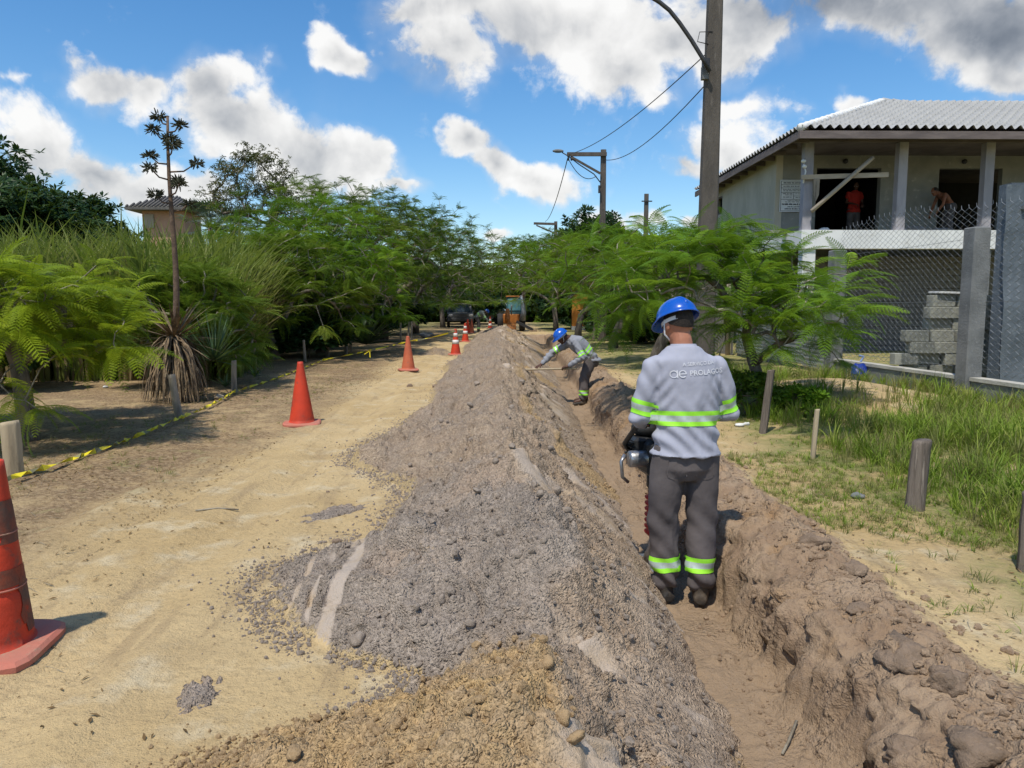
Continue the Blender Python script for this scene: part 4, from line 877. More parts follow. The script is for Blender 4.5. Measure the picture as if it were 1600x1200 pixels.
o = scatter('far_wood', [proto('leaf_rosette', rosette(10, 1.0, .5, .3, 44 + k), m) for k, m in enumerate((M_BROAD, M_LEAF_D))], np.stack([x, y, z], -1), rng.uniform(0, 6.28, (n, 3)), rng.uniform(.6, 1.1, n), rng.integers(0, 2, n)); tag(o, 'far green wood closing the end of the road', 'wood')
# ------------------------------------------------------------------ house under construction
M_PLASTER = pm('raw_plaster', (.48, .44, .345), (.40, .365, .285), 1.4, .92, .25, 18, c3=(.47, .43, .33), stretch=(1, 1, .45))
M_PLASTER_SHADE = pm('shade_darkened_plaster', (.27, .265, .235), (.22, .22, .20), 1.6, .92, .25, 18, c3=(.37, .355, .31))  # front wall colour lowered to hold the eave shade
M_WHITE = pm('white_paint', (.74, .74, .72), (.66, .66, .64), 2.2, .75, .15, 20, c3=(.55, .54, .51))
M_CONC = pm('grey_concrete', (.20, .205, .205), (.14, .145, .145), 3, .92, .5, 35, c3=(.26, .26, .255))
M_CONC_SHADE = pm('shaded_blue_grey_concrete', (.135, .16, .185), (.085, .105, .125), 1.8, .9, .8, 14, c3=(.19, .22, .245), stretch=(1, 1, .6))  # colour kept low so the unlit look of the wall is painted in
M_COLUMN = pm('grey_column', (.36, .34, .36), (.27, .26, .28), 3, .9, .3, 25, stretch=(1, 1, .3))
M_BLOCK = pm('concrete_block', (.33, .33, .275), (.24, .24, .205), 5, .95, .7, 50, c3=(.39, .385, .32))
M_BLOCK_D = pm('dark_block', (.20, .195, .185), (.15, .145, .14), 6, .95, .5, 50, c3=(.25, .235, .215))
M_MORTAR = pm('mortar', (.17, .165, .16), (.13, .13, .125), 8, .95, .4, 60)
M_ROOF = pm('pale_roof_tile', (.39, .39, .385), (.35, .35, .345), 1.2, .8, .1, 40, c3=(.42, .42, .41))
M_ROOF_D = pm('dark_roof_tile', (.13, .12, .11), (.085, .08, .075), 5, .85, .4, 30, c3=(.19, .17, .15))
M_FASCIA = pm('weathered_fascia', (.17, .14, .13), (.11, .09, .085), 5, .85, .3, 30, stretch=(.2, .2, 1))
M_WOOD = pm('grey_wood', (.34, .29, .225), (.22, .185, .145), 5, .88, .6, 22, c3=(.13, .105, .08), stretch=(1, 1, .16))
M_WOOD_L = pm('tan_wood', (.44, .36, .24), (.33, .26, .17), 5, .88, .5, 22, c3=(.20, .155, .10), stretch=(1, 1, .16))
M_TIMBER = pm('raw_timber', (.45, .38, .29), (.33, .275, .205), 4, .85, .3, 25, stretch=(.3, 1, 1))
M_ROOM_SHADE = pm('room_shade', (.035, .033, .032), (.025, .024, .024), 2, .95)  # near-black colour stands in for the shade inside the upper rooms
M_ZINC = pm('zinc_wire', (.30, .31, .315), (.20, .205, .21), 20, .45, metal=.7)
M_SHEET = pm('corrugated_zinc', (.50, .53, .55), (.40, .43, .45), 2, .5, .1, 20, metal=.35, c3=(.33, .30, .27))
M_PLANK = pm('grey_plank', (.25, .235, .215), (.17, .16, .15), 4, .9, .5, 20, c3=(.31, .29, .265), stretch=(1, 1, .15))
M_ORANGE_W = pm('orange_wall', (.62, .24, .045), (.52, .19, .04), 1.2, .85, .15, 15)
M_TAN_W = pm('tan_wall', (.45, .36, .255), (.37, .295, .21), 1.5, .9, .3, 12)
M_PINK_W = pm('pink_tan_wall', (.42, .25, .17), (.37, .215, .145), 1.2, .9, .2, 12)
M_SIGN = pm('sign_white', (.70, .72, .72), (.62, .64, .65), 3, .5)
M_INK = pm('sign_ink', (.03, .035, .045), None, 9, .6)
M_STEEL = pm('dark_steel', (.07, .07, .072), (.045, .045, .047), 10, .5, metal=.5)
M_PVC = pm('white_plastic', (.72, .72, .70), (.62, .62, .60), 6, .4)

HX, HY, Z2, ZE = 8.3, 20.0, 3.42, 5.72
H = thing('unfinished_house', 'two-storey unfinished house with open veranda and pale tiled hip roof', 'house', (HX, HY, 0))
def hb(name, mat, *boxes):
    mb = MB()
    for (x0, x1, y0, y1, z0, z1) in boxes: mb.box(((x0 + x1) / 2 - HX, (y0 + y1) / 2 - HY, (z0 + z1) / 2), (x1 - x0, y1 - y0, z1 - z0))
    return mb.build(name, mat, H)
XR = 19.0
hb('floor_slab', M_WHITE, (8.06, XR, 19.78, 20.05, 2.93, Z2), (8.06, 8.30, 20.05, 28.4, 2.95, Z2))
hb('slab_deck', M_CONC, (8.30, XR, 20.05, 28.4, 3.1, Z2 - .02))
for i, x in enumerate((8.10, 10.62, 12.95, 15.4)):
    hb('veranda_column', M_COLUMN, (x, x + .24, 19.86, 20.08, Z2, ZE))
for x in (8.14, 12.9, 15.4): hb('ground_column', M_WHITE if x < 9 else M_CONC, (x, x + .34, 19.84, 20.14, 0, 2.93))
hb('ground_column', M_CONC, (8.14, 8.44, 27.9, 28.2, 0, 2.95))
# upper front wall with two wide openings, side wall with a window
D1, D2, DT = (9.3, 11.2), (12.92, 14.8), 5.42
hb('front_wall', M_PLASTER_SHADE, (8.303, D1[0], 21.9, 22.1, Z2, ZE + .4), (D1[1], D2[0], 21.9, 22.1, Z2, ZE + .4), (D2[1], XR, 21.9, 22.1, Z2, ZE + .4), (D1[0], D1[1], 21.9, 22.1, DT, ZE + .4), (D2[0], D2[1], 21.9, 22.1, DT, ZE + .4))
hb('side_wall', M_PLASTER, (8.10, 8.30, 21.9, 27.1, Z2, ZE + .12), (8.10, 8.30, 27.1, 28.0, Z2, 4.75), (8.10, 8.30, 27.1, 28.0, 5.4, ZE + .12), (8.10, 8.30, 28.0, 28.4, Z2, ZE + .12))
hb('window_frame', M_FASCIA, (8.12, 8.2, 27.1, 27.16, 4.75, 5.4), (8.12, 8.2, 27.94, 28.0, 4.75, 5.4), (8.12, 8.2, 27.16, 27.94, 5.34, 5.4), (8.12, 8.2, 27.16, 27.94, 4.75, 4.8))
hb('room_partition', M_ROOM_SHADE, (8.32, XR, 26.6, 26.75, Z2, ZE + .4), (8.31, 8.36, 22.12, 26.6, Z2, ZE + .3), (12.0, 12.12, 22.12, 26.6, Z2, ZE + .3))
hb('ceiling', M_ROOM_SHADE, (8.32, XR, 22.12, 28.3, ZE + .3, ZE + .36))
hb('back_wall', M_PLASTER_SHADE, (8.10, XR, 28.4, 28.6, 0, ZE + .1))
for x in (10.1, 13.6):   # round lamp holders under the veranda beam
    MB().lathe([(.07, 0), (.07, .05), (.03, .09)], 10).build('lamp_socket', M_STEEL, H, True, (x - HX, 21.84 - HY, 5.6), (R(90), 0, 0))
# ground floor wall of blocks, each laid with a recessed joint
w0 = hb('ground_wall', M_MORTAR, (9.3, 15.4, 22.42, 22.55, 0, 2.92)); bk = MB().box((0, 0, 0), (.385, .13, .18), None, 0, .008).mesh('block', [M_BLOCK_D])
for r in range(15):
    for c in range(16):
        x = 9.5 + c * .395 + (.2 if r % 2 else 0); z = .1 + r * .193
        if x < 15.3: put('block', bk, w0, (x - HX, 22.38 - HY, z))
# hip roof: deck, courses of curved tiles, ridge caps, fascia
ex0, ex1, ey0, ey1, ez = 7.62, 20.5, 19.05, 29.0, ZE + .06
A_, B_ = Vector((11.9, 23.4, 7.62)), Vector((13.0, 23.7, 7.62)); RG = Vector((20.5, 25.0, 7.45))
def hv(x, y, z): return Vector((x - HX, y - HY, z))
c0, c1, c2, c3 = Vector((ex0, ey0, ez)), Vector((ex1, ey0, ez)), Vector((ex1, ey1, ez)), Vector((ex0, ey1, ez))
mb = MB(); V = [hv(*p) for p in (c0, c1, c2, c3, A_, B_, RG)]; mb.add(V, [(0, 1, 6, 5, 4), (3, 0, 4), (2, 3, 4, 5, 6), (0, 3, 2, 1)])
roof = mb.build('roof', M_FASCIA, H)
def tile_slope(P0, P1, Q0, Q1, courses, wave, name):
    """tiled slope between eave P0-P1 and top Q0-Q1: each course overlaps the next with a step and rolls along it"""
    nw = int((P1 - P0).length / wave) * 6; n = (P1 - P0).cross(Q0 - P0).normalized(); n = n if n.z > 0 else -n; XS, YS, ZS = [], [], []
    for r in range(courses):
        for e, lift in ((0.0, .085), (.97, .012)):
            s = (r + e) / courses; row = []
            a, b = P0.lerp(Q0, s), P1.lerp(Q1, s); L0 = (P1 - P0); 
            for k in range(nw + 1):
                q = k / nw; p = P0 + L0 * q; p = p + ((Q0 - P0) - L0 * ((Q0 - P0).dot(L0) / L0.dot(L0))) * s     # keep the rolls parallel up the slope
                lo, hi = (a - P0).dot(L0) / L0.dot(L0), (b - P0).dot(L0) / L0.dot(L0); t = min(max(q, lo), hi); p = p + L0 * (t - q)
                row.append(p + n * (lift + .055 + .05 * math.cos(2 * math.pi * q * nw / 6)))
            XS.append(row)
    arr = np.array([[(p.x - HX, p.y - HY, p.z) for p in row] for row in XS])
    me = grid_mesh(name, arr[..., 0], arr[..., 1], arr[..., 2], [M_ROOF], smooth=False); o = put(name, me, roof); o['kind'] = 'stuff'
tile_slope(c0, c1, A_, RG + Vector((0, 0, .02)), 15, .24, 'front_tiles')
tile_slope(c3, c0, A_, A_, 14, .24, 'side_tiles')
for a, b in ((c0, A_), (A_, B_), (B_, RG)):
    n = max(2, int((b - a).length / .34)); 
    for k in range(n):
        p, q = a.lerp(b, k / n), a.lerp(b, (k + 1.08) / n); up = Vector((0, 0, .10)); MB().tube([hv(*(p + up * 1.1)), hv(*(q + up * .95))], [.105, .09], 8, True).build('ridge_tile', M_WHITE if a is c0 else M_ROOF, roof, True)
hb('fascia', M_FASCIA, (ex0 - .02, ex1, ey0 - .03, ey0 + .02, ez - .16, ez + .03), (ex0 - .03, ex0 + .02, ey0 + .02, ey1, ez - .16, ez + .03))
hb('roof_beam', M_FASCIA, (8.06, XR, 19.84, 20.1, ZE, ZE + .05))
for k in range(12): hb('rafter', M_FASCIA, (ex0 + .1, 8.1, 19.6 + k * .8, 19.68 + k * .8, ez - .13, ez - .02))

# things left about on the veranda
b = at(1252, 277, 19.75); e = at(1388, 273, 19.75)
tag(MB().beam((0, 0, 0), e - b, .04, .12).build('plank', M_TIMBER, None, False, b), 'pale plank nailed across the first veranda bay', 'plank')
b = at(1268, 330, 19.7); e = at(1364, 246, 19.7)
tag(MB().tube([(0, 0, 0), e - b], .055, 10).build('prop_pole', M_TIMBER, None, True, b), 'round pole leaning diagonally across the first veranda opening', 'pole')
p = at(1277, 279, 19.72); tag(MB().add([(-.09, 0, 0), (.07, 0, 0), (.06, 0, -.42), (-.02, 0, -.6), (-.08, 0, -.4), (-.09, .02, 0), (.07, .02, 0), (.06, .02, -.42), (-.02, .02, -.6), (-.08, .02, -.4)], [(0, 4, 3, 2, 1), (5, 6, 7, 8, 9), (0, 1, 6, 5), (1, 2, 7, 6), (2, 3, 8, 7), (3, 4, 9, 8), (4, 0, 5, 9)]).build('rag', M_WOOD, None, False, p), 'grey rag hanging from the plank over the opening', 'rag')
p = at(1256, 256, 19.8); t = thing('floodlight', 'small twin floodlight on the corner veranda column', 'lamp', p)
MB().tube([(0, 0, -.5), (.06, 0, -.2), (.0, 0, 0)], .02, 6).build('bracket', M_PVC, t, True)
for dx, dz in ((-.03, .06), (.0, -.08)): MB().ball((dx, -.05, dz), (.07, .06, .05), 10).build('lamp_head', M_PVC, t, True)
for i, (px, w, hh, lb) in enumerate([(1288, .16, .12, 'lump of rubble on the slab edge under the red shirt'), (1420, .5, .14, 'heap of broken tile on the slab edge mid veranda'), (1470, .35, .12, 'rubble on the slab edge below the bare-backed man'), (1232, .5, .1, 'torn dark sheet on the slab corner under the sign')]):
    p = at(px, 360, 20.4); mb = clod_mesh(130 + i, .5); mb.v = [(q[0] * w, q[1] * .15, q[2] * hh) for q in mb.v]; tag(mb.build('rubble', M_BLOCK_D if i else M_WHITE, None, False, (p.x, 20.4 if i < 3 else 20.9, Z2 + hh * .4)), lb, 'rubble', 'rubble on the veranda')
# notice board
p0, p1 = at(1219.5, 281, 21.86), at(1258, 331, 21.86); w, h = p1.x - p0.x, p0.z - p1.z
sb = thing('notice_board', 'white builder notice board with dark lines of print on the veranda wall', 'sign', (p0.x, 21.86, p1.z))
MB().box((w / 2, 0, h / 2), (w, .02, h)).build('panel', M_SIGN, sb)
ink = MB(); rs = random.Random(5)
def bar(x0, x1, z0, z1): ink.box(((x0 + x1) / 2 * w, -.013, (z0 + z1) / 2 * h), ((x1 - x0) * w, .004, (z1 - z0) * h))
bar(.03, .97, .955, .965); bar(.03, .97, .03, .038); bar(.03, .045, .03, .965); bar(.955, .97, .03, .965)
for z in (.84, .74, .60, .385): bar(.045, .955, z, z + .012)
bar(.52, .535, .40, .60); bar(.535, .955, .49, .5)
for (z, x0, x1, hh) in ((.885, .12, .93, .045), (.785, .12, .85, .03), (.69, .1, .9, .025), (.645, .12, .8, .025), (.555, .1, .48, .025), (.52, .2, .5, .02), (.555, .58, .9, .02), (.45, .12, .45, .025), (.44, .6, .92, .025), (.345, .3, .8, .02), (.30, .2, .88, .022), (.215, .1, .95, .055), (.145, .3, .78, .028), (.075, .2, .84, .04)):
    x = x0
    while x < x1 - .02:
        l = min(rs.uniform(.05, .16), x1 - x); q = x
        while q < x + l - .008: bar(q, q + .011, z, z + hh * rs.uniform(.6, 1)); q += .017
        x += l + .025
ink.build('print', M_INK, sb)['kind'] = 'stuff'

# ------------------------------------------------------------------ mesh fence, blocks, walls on the right
F0, F1 = Vector((6.9, 7.3, 0)), Vector((6.5, 14.3, 0)); fd = (F1 - F0); FL = fd.length; fd.normalize(); fr = math.atan2(fd.y, fd.x)
FN = thing('mesh_fence', 'grey chain-link fence with concrete posts on a low plinth wall', 'fence', F0, fr)
MB().box((FL / 2, 0, .16), (FL, .16, .36)).build('plinth', M_CONC, FN)
MB().box((FL / 2, 0, .36), (FL + .02, .2, .05)).build('plinth_top', pm('lit_plinth_top', (.50, .48, .42), (.38, .365, .32), 5, .95, .5, 40), FN)  # paler top colour paints in the sunlight on the plinth
for s, w, h in ((.2, .3, 2.4), (3.06, .25, 2.48), (FL - .15, .28, 2.45)): MB().box((s, .03, h / 2), (w, .24, h), None, 0, .015).build('fence_post', M_CONC, FN)
mb = MB(); pitch = .074; nw = int(FL / pitch); zs0 = .42
def bulge(s, z): return -.10 + .03 * math.sin(s * 2.1) + .03 * math.sin(z * 3 + s) - .06 * max(0, z - 2.3)
def ftop(s): return 2.86 + .08 * math.sin(s * 1.4 + .5) + .06 * (s / FL)
for i in range(nw):
    s0 = i * pitch; top = ftop(s0); nz = int((top - zs0) / (pitch * .62)); pts = []
    for k in range(nz + 1):
        s = s0 + (pitch if (k + i) % 2 == 0 else 0) * 1.0; z = zs0 + k * pitch * .62; pts.append((s, bulge(s, z) + (.003 if k % 2 else -.003), z))
    pts.append((pts[-1][0] + .01, pts[-1][1], pts[-1][2] + .05)); mb.tube(pts, .0034, 3, False)
mb.build('wire_mesh', M_ZINC, FN)['kind'] = 'stuff'
for z in (.5, 1.45, 2.35): MB().tube([(s, bulge(s, z) + .008, z) for s in np.linspace(0, FL, 24)], .003, 4).build('tension_wire', M_ZINC, FN)

blk = MB(); blk.box((0, 0, 0), (.39, .19, .19), None, 0, .008); blkm = blk.mesh('concrete_block', [M_BLOCK])
def bput(x, y, z, rz, lab, grp, rx=0.0):
    o = put('concrete_block', blkm, None, (x, y, z), (rx, 0, rz)); return tag(o, lab, 'block', grp)
gb = .02; ORD = ('first', 'second', 'third', 'fourth', 'fifth'); ROW = ('bottom', 'second', 'third', 'fourth', 'fifth', 'sixth', 'seventh', 'top'); ROW6 = ('lowest', 'second from the ground', 'third from the ground', 'fourth from the ground', 'second from the top', 'topmost')
for r, (a, n) in enumerate([(6.95, 5), (6.98, 5), (6.92, 5), (6.98, 5), (7.08, 4), (7.3, 3), (7.42, 3), (7.36, 3)]):
    for k in range(n):
        bput(a - .1 + k * .415 + random.uniform(-.02, .02) + (.17 if r % 2 else 0), 12.3 + random.uniform(-.07, .07), gb + .095 + r * .194, random.uniform(-.09, .09), f'grey concrete block, {ORD[k]} from the left in the {ROW[r]} row of the stepped stack', 'stepped stack of concrete blocks')
for r in range(6): bput(8.75 + random.uniform(-.02, .02), 13.15, gb + .095 + r * .195, R(90) + random.uniform(-.04, .04), f'grey concrete block, {ROW6[r]} in the narrow column right of the fence pillar', 'narrow column of concrete blocks')
bput(6.98, 11.75, .16, .5, 'tilted concrete block lying in front of the stepped stack', None, .45)
t = MB().box((0, 0, 0), (.75, .3, .03)).build('cover_board', M_WHITE, None, False, (7.65, 12.3, gb + 8 * .194 + .04), (.02, .03, 0)); tag(t, 'pale board lying on top of the stepped block stack', 'board')
p = at(1345, 555, 12.9); t = thing('blue_bag', 'crumpled blue bag on the ground behind the mesh fence', 'bag', (p.x, 12.9, .05)); mb = clod_mesh(150, .5); mb.v = [(q[0] * .16, q[1] * .13, q[2] * .26 + .15) for q in mb.v]; mb.build('sack', pm('blue_plastic', (.02, .05, .30), (.015, .03, .2), 5, .35), t); MB().tube([(0, 0, .36), (.05, 0, .45), (-.03, 0, .47)], .02, 5).build('knot', pm('pale_blue_plastic', (.25, .35, .6), None, 5, .4), t)
W = thing('rough_wall', 'tall rough concrete wall in shaded blue-grey at the right edge behind the mesh', 'wall', (7.74, 11.2, 0))
n = 40; ss = np.linspace(0, 1, n); U, Vv = np.meshgrid(ss, ss)
X = U * 4.5 - .12 * Vv * (U < .2); Z = Vv * (3.2 + .14 * U); Yy = .05 * fbm(U * 9, Vv * 7, 600, 4)
put('wall_face', grid_mesh('wall_face', X, Yy - .02, Z, [M_CONC_SHADE]), W); MB().box((2.25, .17, 1.62), (4.5, .28, 3.24)).build('wall_core', M_CONC_SHADE, W)
MB().box((.5, -.06, 2.86), (.75, .05, .05)).build('ledge', M_CONC, W)
# corrugated sheet fence and plank fence further along the boundary
t = thing('sheet_fence', 'fence of pale corrugated metal sheets beyond the mesh fence', 'fence', (6.46, 14.35, 0))
for k in range(5):
    n = 46; zz = np.linspace(.12, 1.75, n); yy = np.array([0, 1.15]); Yg, Zg = np.meshgrid(yy, zz); Xg = .022 * np.sin(Zg * 2 * math.pi / .085) + .012 * (k % 2) + .01 * Zg * (k % 3 - 1)
    put('metal_sheet', grid_mesh('metal_sheet', Xg, Yg + k * 1.12, Zg + .03 * (k % 2), [M_SHEET]), t)
for k in range(6): MB().box((.07, k * 1.12, .95), (.07, .07, 1.9)).build('fence_post', M_WOOD, t)
t = thing('plank_fence', 'grey vertical plank fence along the far right boundary', 'fence', (6.4, 20.2, 0)); rs = random.Random(8)
pl = MB().box((0, 0, 0), (.02, .17, 1.0)).mesh('plank', [M_PLANK])
for k in range(150):
    h = rs.uniform(1.55, 1.85); o = put('plank', pl, t, (rs.uniform(-.015, .015), k * .18, h / 2)); o.scale = (1, 1, h); o.rotation_euler = (rs.uniform(-.02, .02), 0, 0)
for k in range(12): MB().tube([(-.1, k * 2.2, 0), (-.1 + rs.uniform(-.05, .05), k * 2.2, 2.0)], .06, 7).build('fence_post', M_WOOD, t, True)
# orange wall, tan wall
p = at(893, 510, 34); t = thing('orange_building', 'orange rendered building glimpsed between the right-hand trunks', 'building', (4.35, 44, 0)); MB().box((1.4, 0, 1.9), (2.8, .3, 3.4)).build('wall', M_ORANGE_W, t); MB().box((1.4, -.02, .12), (2.84, .34, .24)).build('base_course', M_WHITE, t); MB().box((1.4, .1, 3.68), (3.1, .8, .14)).build('roof_edge', M_ROOF_D, t); MB().box((2.1, -.16, 1.1), (.8, .04, 2.0)).build('door', M_FASCIA, t)
p = at(-20, 600, 12.2); t = thing('tan_wall', 'short stretch of tan plastered wall behind the near left tree', 'wall', (p.x - 1.1, 12.2, 0)); MB().box((0, 0, .65), (2.6, .2, 1.3)).build('wall_face', M_TAN_W, t); MB().box((0, 0, 1.33), (2.7, .26, .06)).build('coping', M_CONC, t)

# hut on the rise at the left
HB = 45.0; q0, q1 = at(224, 372, HB), at(287, 320, HB); cx = (q0.x + q1.x) / 2; zr = at(250, 306, HB).z; ze = at(250, 323, HB).z
t = thing('hut', 'small tan hut with dark tiled hip roof above the reeds', 'hut', (cx, HB, 0)); w = q1.x - q0.x
MB().box((0, w * .5, ze / 2), (w, w, ze)).build('walls', M_PINK_W, t)
e = w * .78; V = [(-e, -e + w * .5, ze - .1), (e, -e + w * .5, ze - .1), (e, e + w * .5, ze - .1), (-e, e + w * .5, ze - .1), (-.45, w * .5, zr + .1), (.45, w * .5, zr + .1), (-e, -e + w * .5, ze - .25), (e, -e + w * .5, ze - .25), (e, e + w * .5, ze - .25), (-e, e + w * .5, ze - .25)]
rf = MB().add(V, [(0, 1, 5, 4), (1, 2, 5), (2, 3, 4, 5), (3, 0, 4), (0, 6, 7, 1), (1, 7, 8, 2), (2, 8, 9, 3), (3, 9, 6, 0), (6, 9, 8, 7)]).build('roof', M_ROOF_D, t)
for k in range(16):
    s = (k + .5) / 16; 
    a = Vector(V[0]).lerp(Vector(V[1]), s); tp = Vector((max(-.45, min(.45, a.x)), w * .5, zr + .1)); f = 1 if abs(a.x) <= .45 else (e - abs(a.x)) / (e - .45); b_ = Vector((a.x, a.y + (tp.y - a.y) * f, a.z + (tp.z - a.z) * f)); MB().tube([a + Vector((0, 0, .03)), b_ + Vector((0, 0, .05))], .07, 6).build('tile_roll', M_ROOF_D, rf, True)
MB().box((-w * .33, -.03, ze - .85), (.55, .08, .8)).build('window', M_WOOD, t)

# ------------------------------------------------------------------ poles, wires
M_POLE = pm('pole_concrete', (.115, .10, .085), (.08, .07, .06), 4, .92, .7, 40, c3=(.16, .14, .12), stretch=(1, 1, .25))
def pole(lab, base, top_off, h, r0, r1):
    t = thing('utility_pole', lab, 'pole', base, 0, 'concrete utility poles'); mb = MB()
    def ring(z, r): s = z / h; c = Vector((top_off[0] * s, top_off[1] * s, z)); return (c, Vector((r, 0, 0)), Vector((0, r * .8, 0)))
    a, b = ring(-.2, r0), ring(h, r1); V = []
    for (c, ax, ay) in (a, b):
        for sx, sy in ((-1, -.72), (-.8, -1), (.8, -1), (1, -.72), (1, .72), (.8, 1), (-.8, 1), (-1, .72)): V.append(c + ax * sx + ay * sy)
    mb.add(V, [(k, (k + 1) % 8, 8 + (k + 1) % 8, 8 + k) for k in range(8)] + [tuple(range(8))[::-1], tuple(range(8, 16))]); mb.build('shaft', M_POLE, t); return t
b1 = at(1105, 345, 12.3); b1.z = 0; tp1 = at(1137, -90, 12.3)
P1 = pole('tall near concrete pole with curved lamp arm rising out of the picture', b1, (tp1.x - b1.x - .17, 0), 8.2, .165, .10)
def on1(py): s = at(1120, py, 12.3).z; return Vector(((tp1.x - b1.x - .17) * s / 8.2, 0, s))
base = on1(105) + Vector((-.13, -.05, 0)); pts = [at(px, py, 12.1) - b1 for px, py in ((1109, 112), (1096, 88), (1080, 62), (1062, 36), (1046, 16), (1030, 3), (1012, -8), (980, -20), (940, -24))]
arm = MB().tube(pts, .035, 8).build('lamp_arm', M_STEEL, P1, True)
MB().box(base, (.10, .12, .22)).build('arm_clamp', M_STEEL, P1); MB().box(base + Vector((-.02, -.03, -.12)), (.1, .1, .2)).build('relay_box', M_CONC, P1)
MB().lathe([(.05, -.1), (.14, -.02), (.14, .05), (.06, .1)], 12, pts[-1] + Vector((-.1, 0, 0))).build('lamp_head', M_CONC, P1, True)
MB().tube([on1(72) + Vector((-.1, -.08, 0)), on1(68) + Vector((-.28, -.08, 0)), on1(55) + Vector((-.25, -.08, .02)), on1(55) + Vector((-.05, -.1, .02))], .008, 5).build('wire_loop', M_STEEL, P1, True)
b2 = at(940, 440, 29); b2.z = 0; h2 = at(943, 234, 29).z
P2 = pole('concrete pole with a cross arm and small lamp rising from the right trees', b2, (at(943, 234, 29).x - b2.x, 0), h2, .14, .10); tx = at(943, 234, 29).x - b2.x
def l2(px, py): p = at(px, py, 28.85); return Vector((p.x - b2.x, -.15, p.z))
MB().beam(l2(948, 241), l2(886, 241), .10, .14).build('cross_arm', M_POLE, P2); MB().beam(l2(938, 271), l2(892, 245), .07, .08).build('brace', M_POLE, P2)
ar = MB().tube([l2(938, 285), l2(928, 272), l2(905, 257), l2(888, 244), l2(878, 238)], .022, 6).build('lamp_arm', M_STEEL, P2, True)
MB().ball(l2(872, 236), (.22, .09, .07), 12).build('lamp_head', M_CONC, P2, True); MB().box(l2(936, 296) + Vector((0, -.05, 0)), (.07, .1, .28)).build('relay_box', M_STEEL, P2)
for x in (888, 893): MB().lathe([(.03, -.12), (.045, -.06), (.03, 0), (.045, .05), (.02, .1)], 8, l2(x, 246)).build('insulator', M_STEEL, P2, True)
b3 = at(868, 420, 53); b3.z = 0; P3 = pole('distant concrete pole with a cross arm above the dark round tree', b3, (0, 0), at(868, 346, 53).z, .14, .11)
def l3(px, py): p = at(px, py, 52.8); return Vector((p.x - b3.x, -.18, p.z))
MB().beam(l3(869, 350), l3(834, 349), .11, .16).build('cross_arm', M_POLE, P3); MB().beam(l3(866, 364), l3(838, 352), .08, .09).build('brace', M_POLE, P3)
b4 = at(1008, 420, 40); b4.z = 0; P4 = pole('bare concrete pole standing beyond the right trees', b4, (0, 0), at(1008, 303, 40).z, .13, .11); z4 = at(1008, 315, 40).z; MB().beam((-.28, -.14, z4), (.28, -.14, z4), .05, .06).build('bracket', M_STEEL, P4)
def wire(lab, a, b, sag, r=.012):
    pts = [a.lerp(b, s) - Vector((0, 0, sag * 4 * s * (1 - s))) for s in np.linspace(0, 1, 20)]; tag(MB().tube([p - a for p in pts], r, 4).build('power_line', M_STEEL, None, False, a), lab, 'wire', 'overhead wires')
wire('upper wire from the near pole to the cross arm of the next', at(1114, 74, 12.2), at(889, 241, 28.8), .28)
wire('lower slack wire from the near pole to the second pole', at(1108, 126, 12.2), at(946, 250, 28.85), .35)
wire('dropping wire from the second pole to the distant one', at(887, 247, 28.8), at(852, 346, 52.8), .5, .018)
wire('short slack loop under the cross arm', at(888, 248, 28.7), at(932, 275, 28.7), .35, .014)

# ------------------------------------------------------------------ posts, tape, cones
def post(lab, px, py, h, r, lean=(0, 0), mat=None, sq=False, g='posts on the left verge'):
    b = gp(px, py); b.z = float(ground_z(b.x, b.y, False)); mb = MB(); rs = random.Random(int(px)); n = 12; rings = []; cr = set(rs.sample(range(22), 4))
    for z in (-.15, 0, h * .3, h * .6, h * .9, h - .012, h): 
        k = r * (1.06 - .08 * z / h) * (.9 if z == h else 1) * rs.uniform(.95, 1.05); rings.append((Vector((lean[0] * z + rs.uniform(-1, 1) * r * .05, lean[1] * z, z + (.012 * rs.uniform(-1, 1) if z > h * .95 else 0))), Vector((k, 0, r * .12 * (z > h * .95))), Vector((0, k * rs.uniform(.92, 1.05), 0))))
    mb.loft(rings, 5 if sq else 22)
    if not sq: mb.v = [(p[0] * 1.0 + 0, p[1], p[2]) if False else tuple(Vector(p) + Vector((p[0] - lean[0] * p[2], p[1] - lean[1] * p[2], 0)) * (-.13 if (j % 22) in cr else .04 * math.sin(j * 2.7))) for j, p in enumerate(mb.v)]
    o = mb.build('wooden_post', mat or M_WOOD, None, not sq, b); tag(o, lab, 'post', g); return b
M_WPOST = pm('split_post', (.225, .185, .15), (.12, .098, .08), 22, .9, 1.0, 60, c3=(.33, .28, .23), stretch=(1, 1, .06))
post('thick round wooden post at the left edge holding the tape', 22, 745, .44, .068, (-.01, 0), M_WOOD_L)
post('leaning round post in front of the big agave', 279, 648, .53, .046, (-.13, 0))
post('upright weathered post between the young agaves', 366, 612, .50, .042, (.03, 0))
post('thin stake standing behind the nearest whole cone', 477, 566, .55, .035, (-.05, 0))
post('short pale post in the shade right of the thin stake', 512, 558, .46, .05)
post('dark short post beside the fan-leaved plant', 541, 554, .40, .05)
post('slim dark post by the fan-leaved plant', 548, 550, .55, .045)
for i, (px, h) in enumerate(((626, .75), (638, .8), (643, .8))): post(['thin stake left of the faded cone', 'thin stake behind the tip of the faded cone', 'second thin stake behind the tip of the faded cone'][i], px, 534, h, .04, (random.uniform(-.05, .05), 0))
post('long leaning square post beside the leafy shrub', 1192, 676, .70, .042, (.10, 0), M_WPOST, True, 'posts on the right verge')
post('slender pale stake at the edge of the grass', 1270, 719, .46, .024, (.05, 0), M_WOOD_L, True, 'posts on the right verge')
post('stout cracked post in the lush grass', 1429, 797, .47, .058, (.05, 0), M_WPOST, False, 'posts on the right verge')
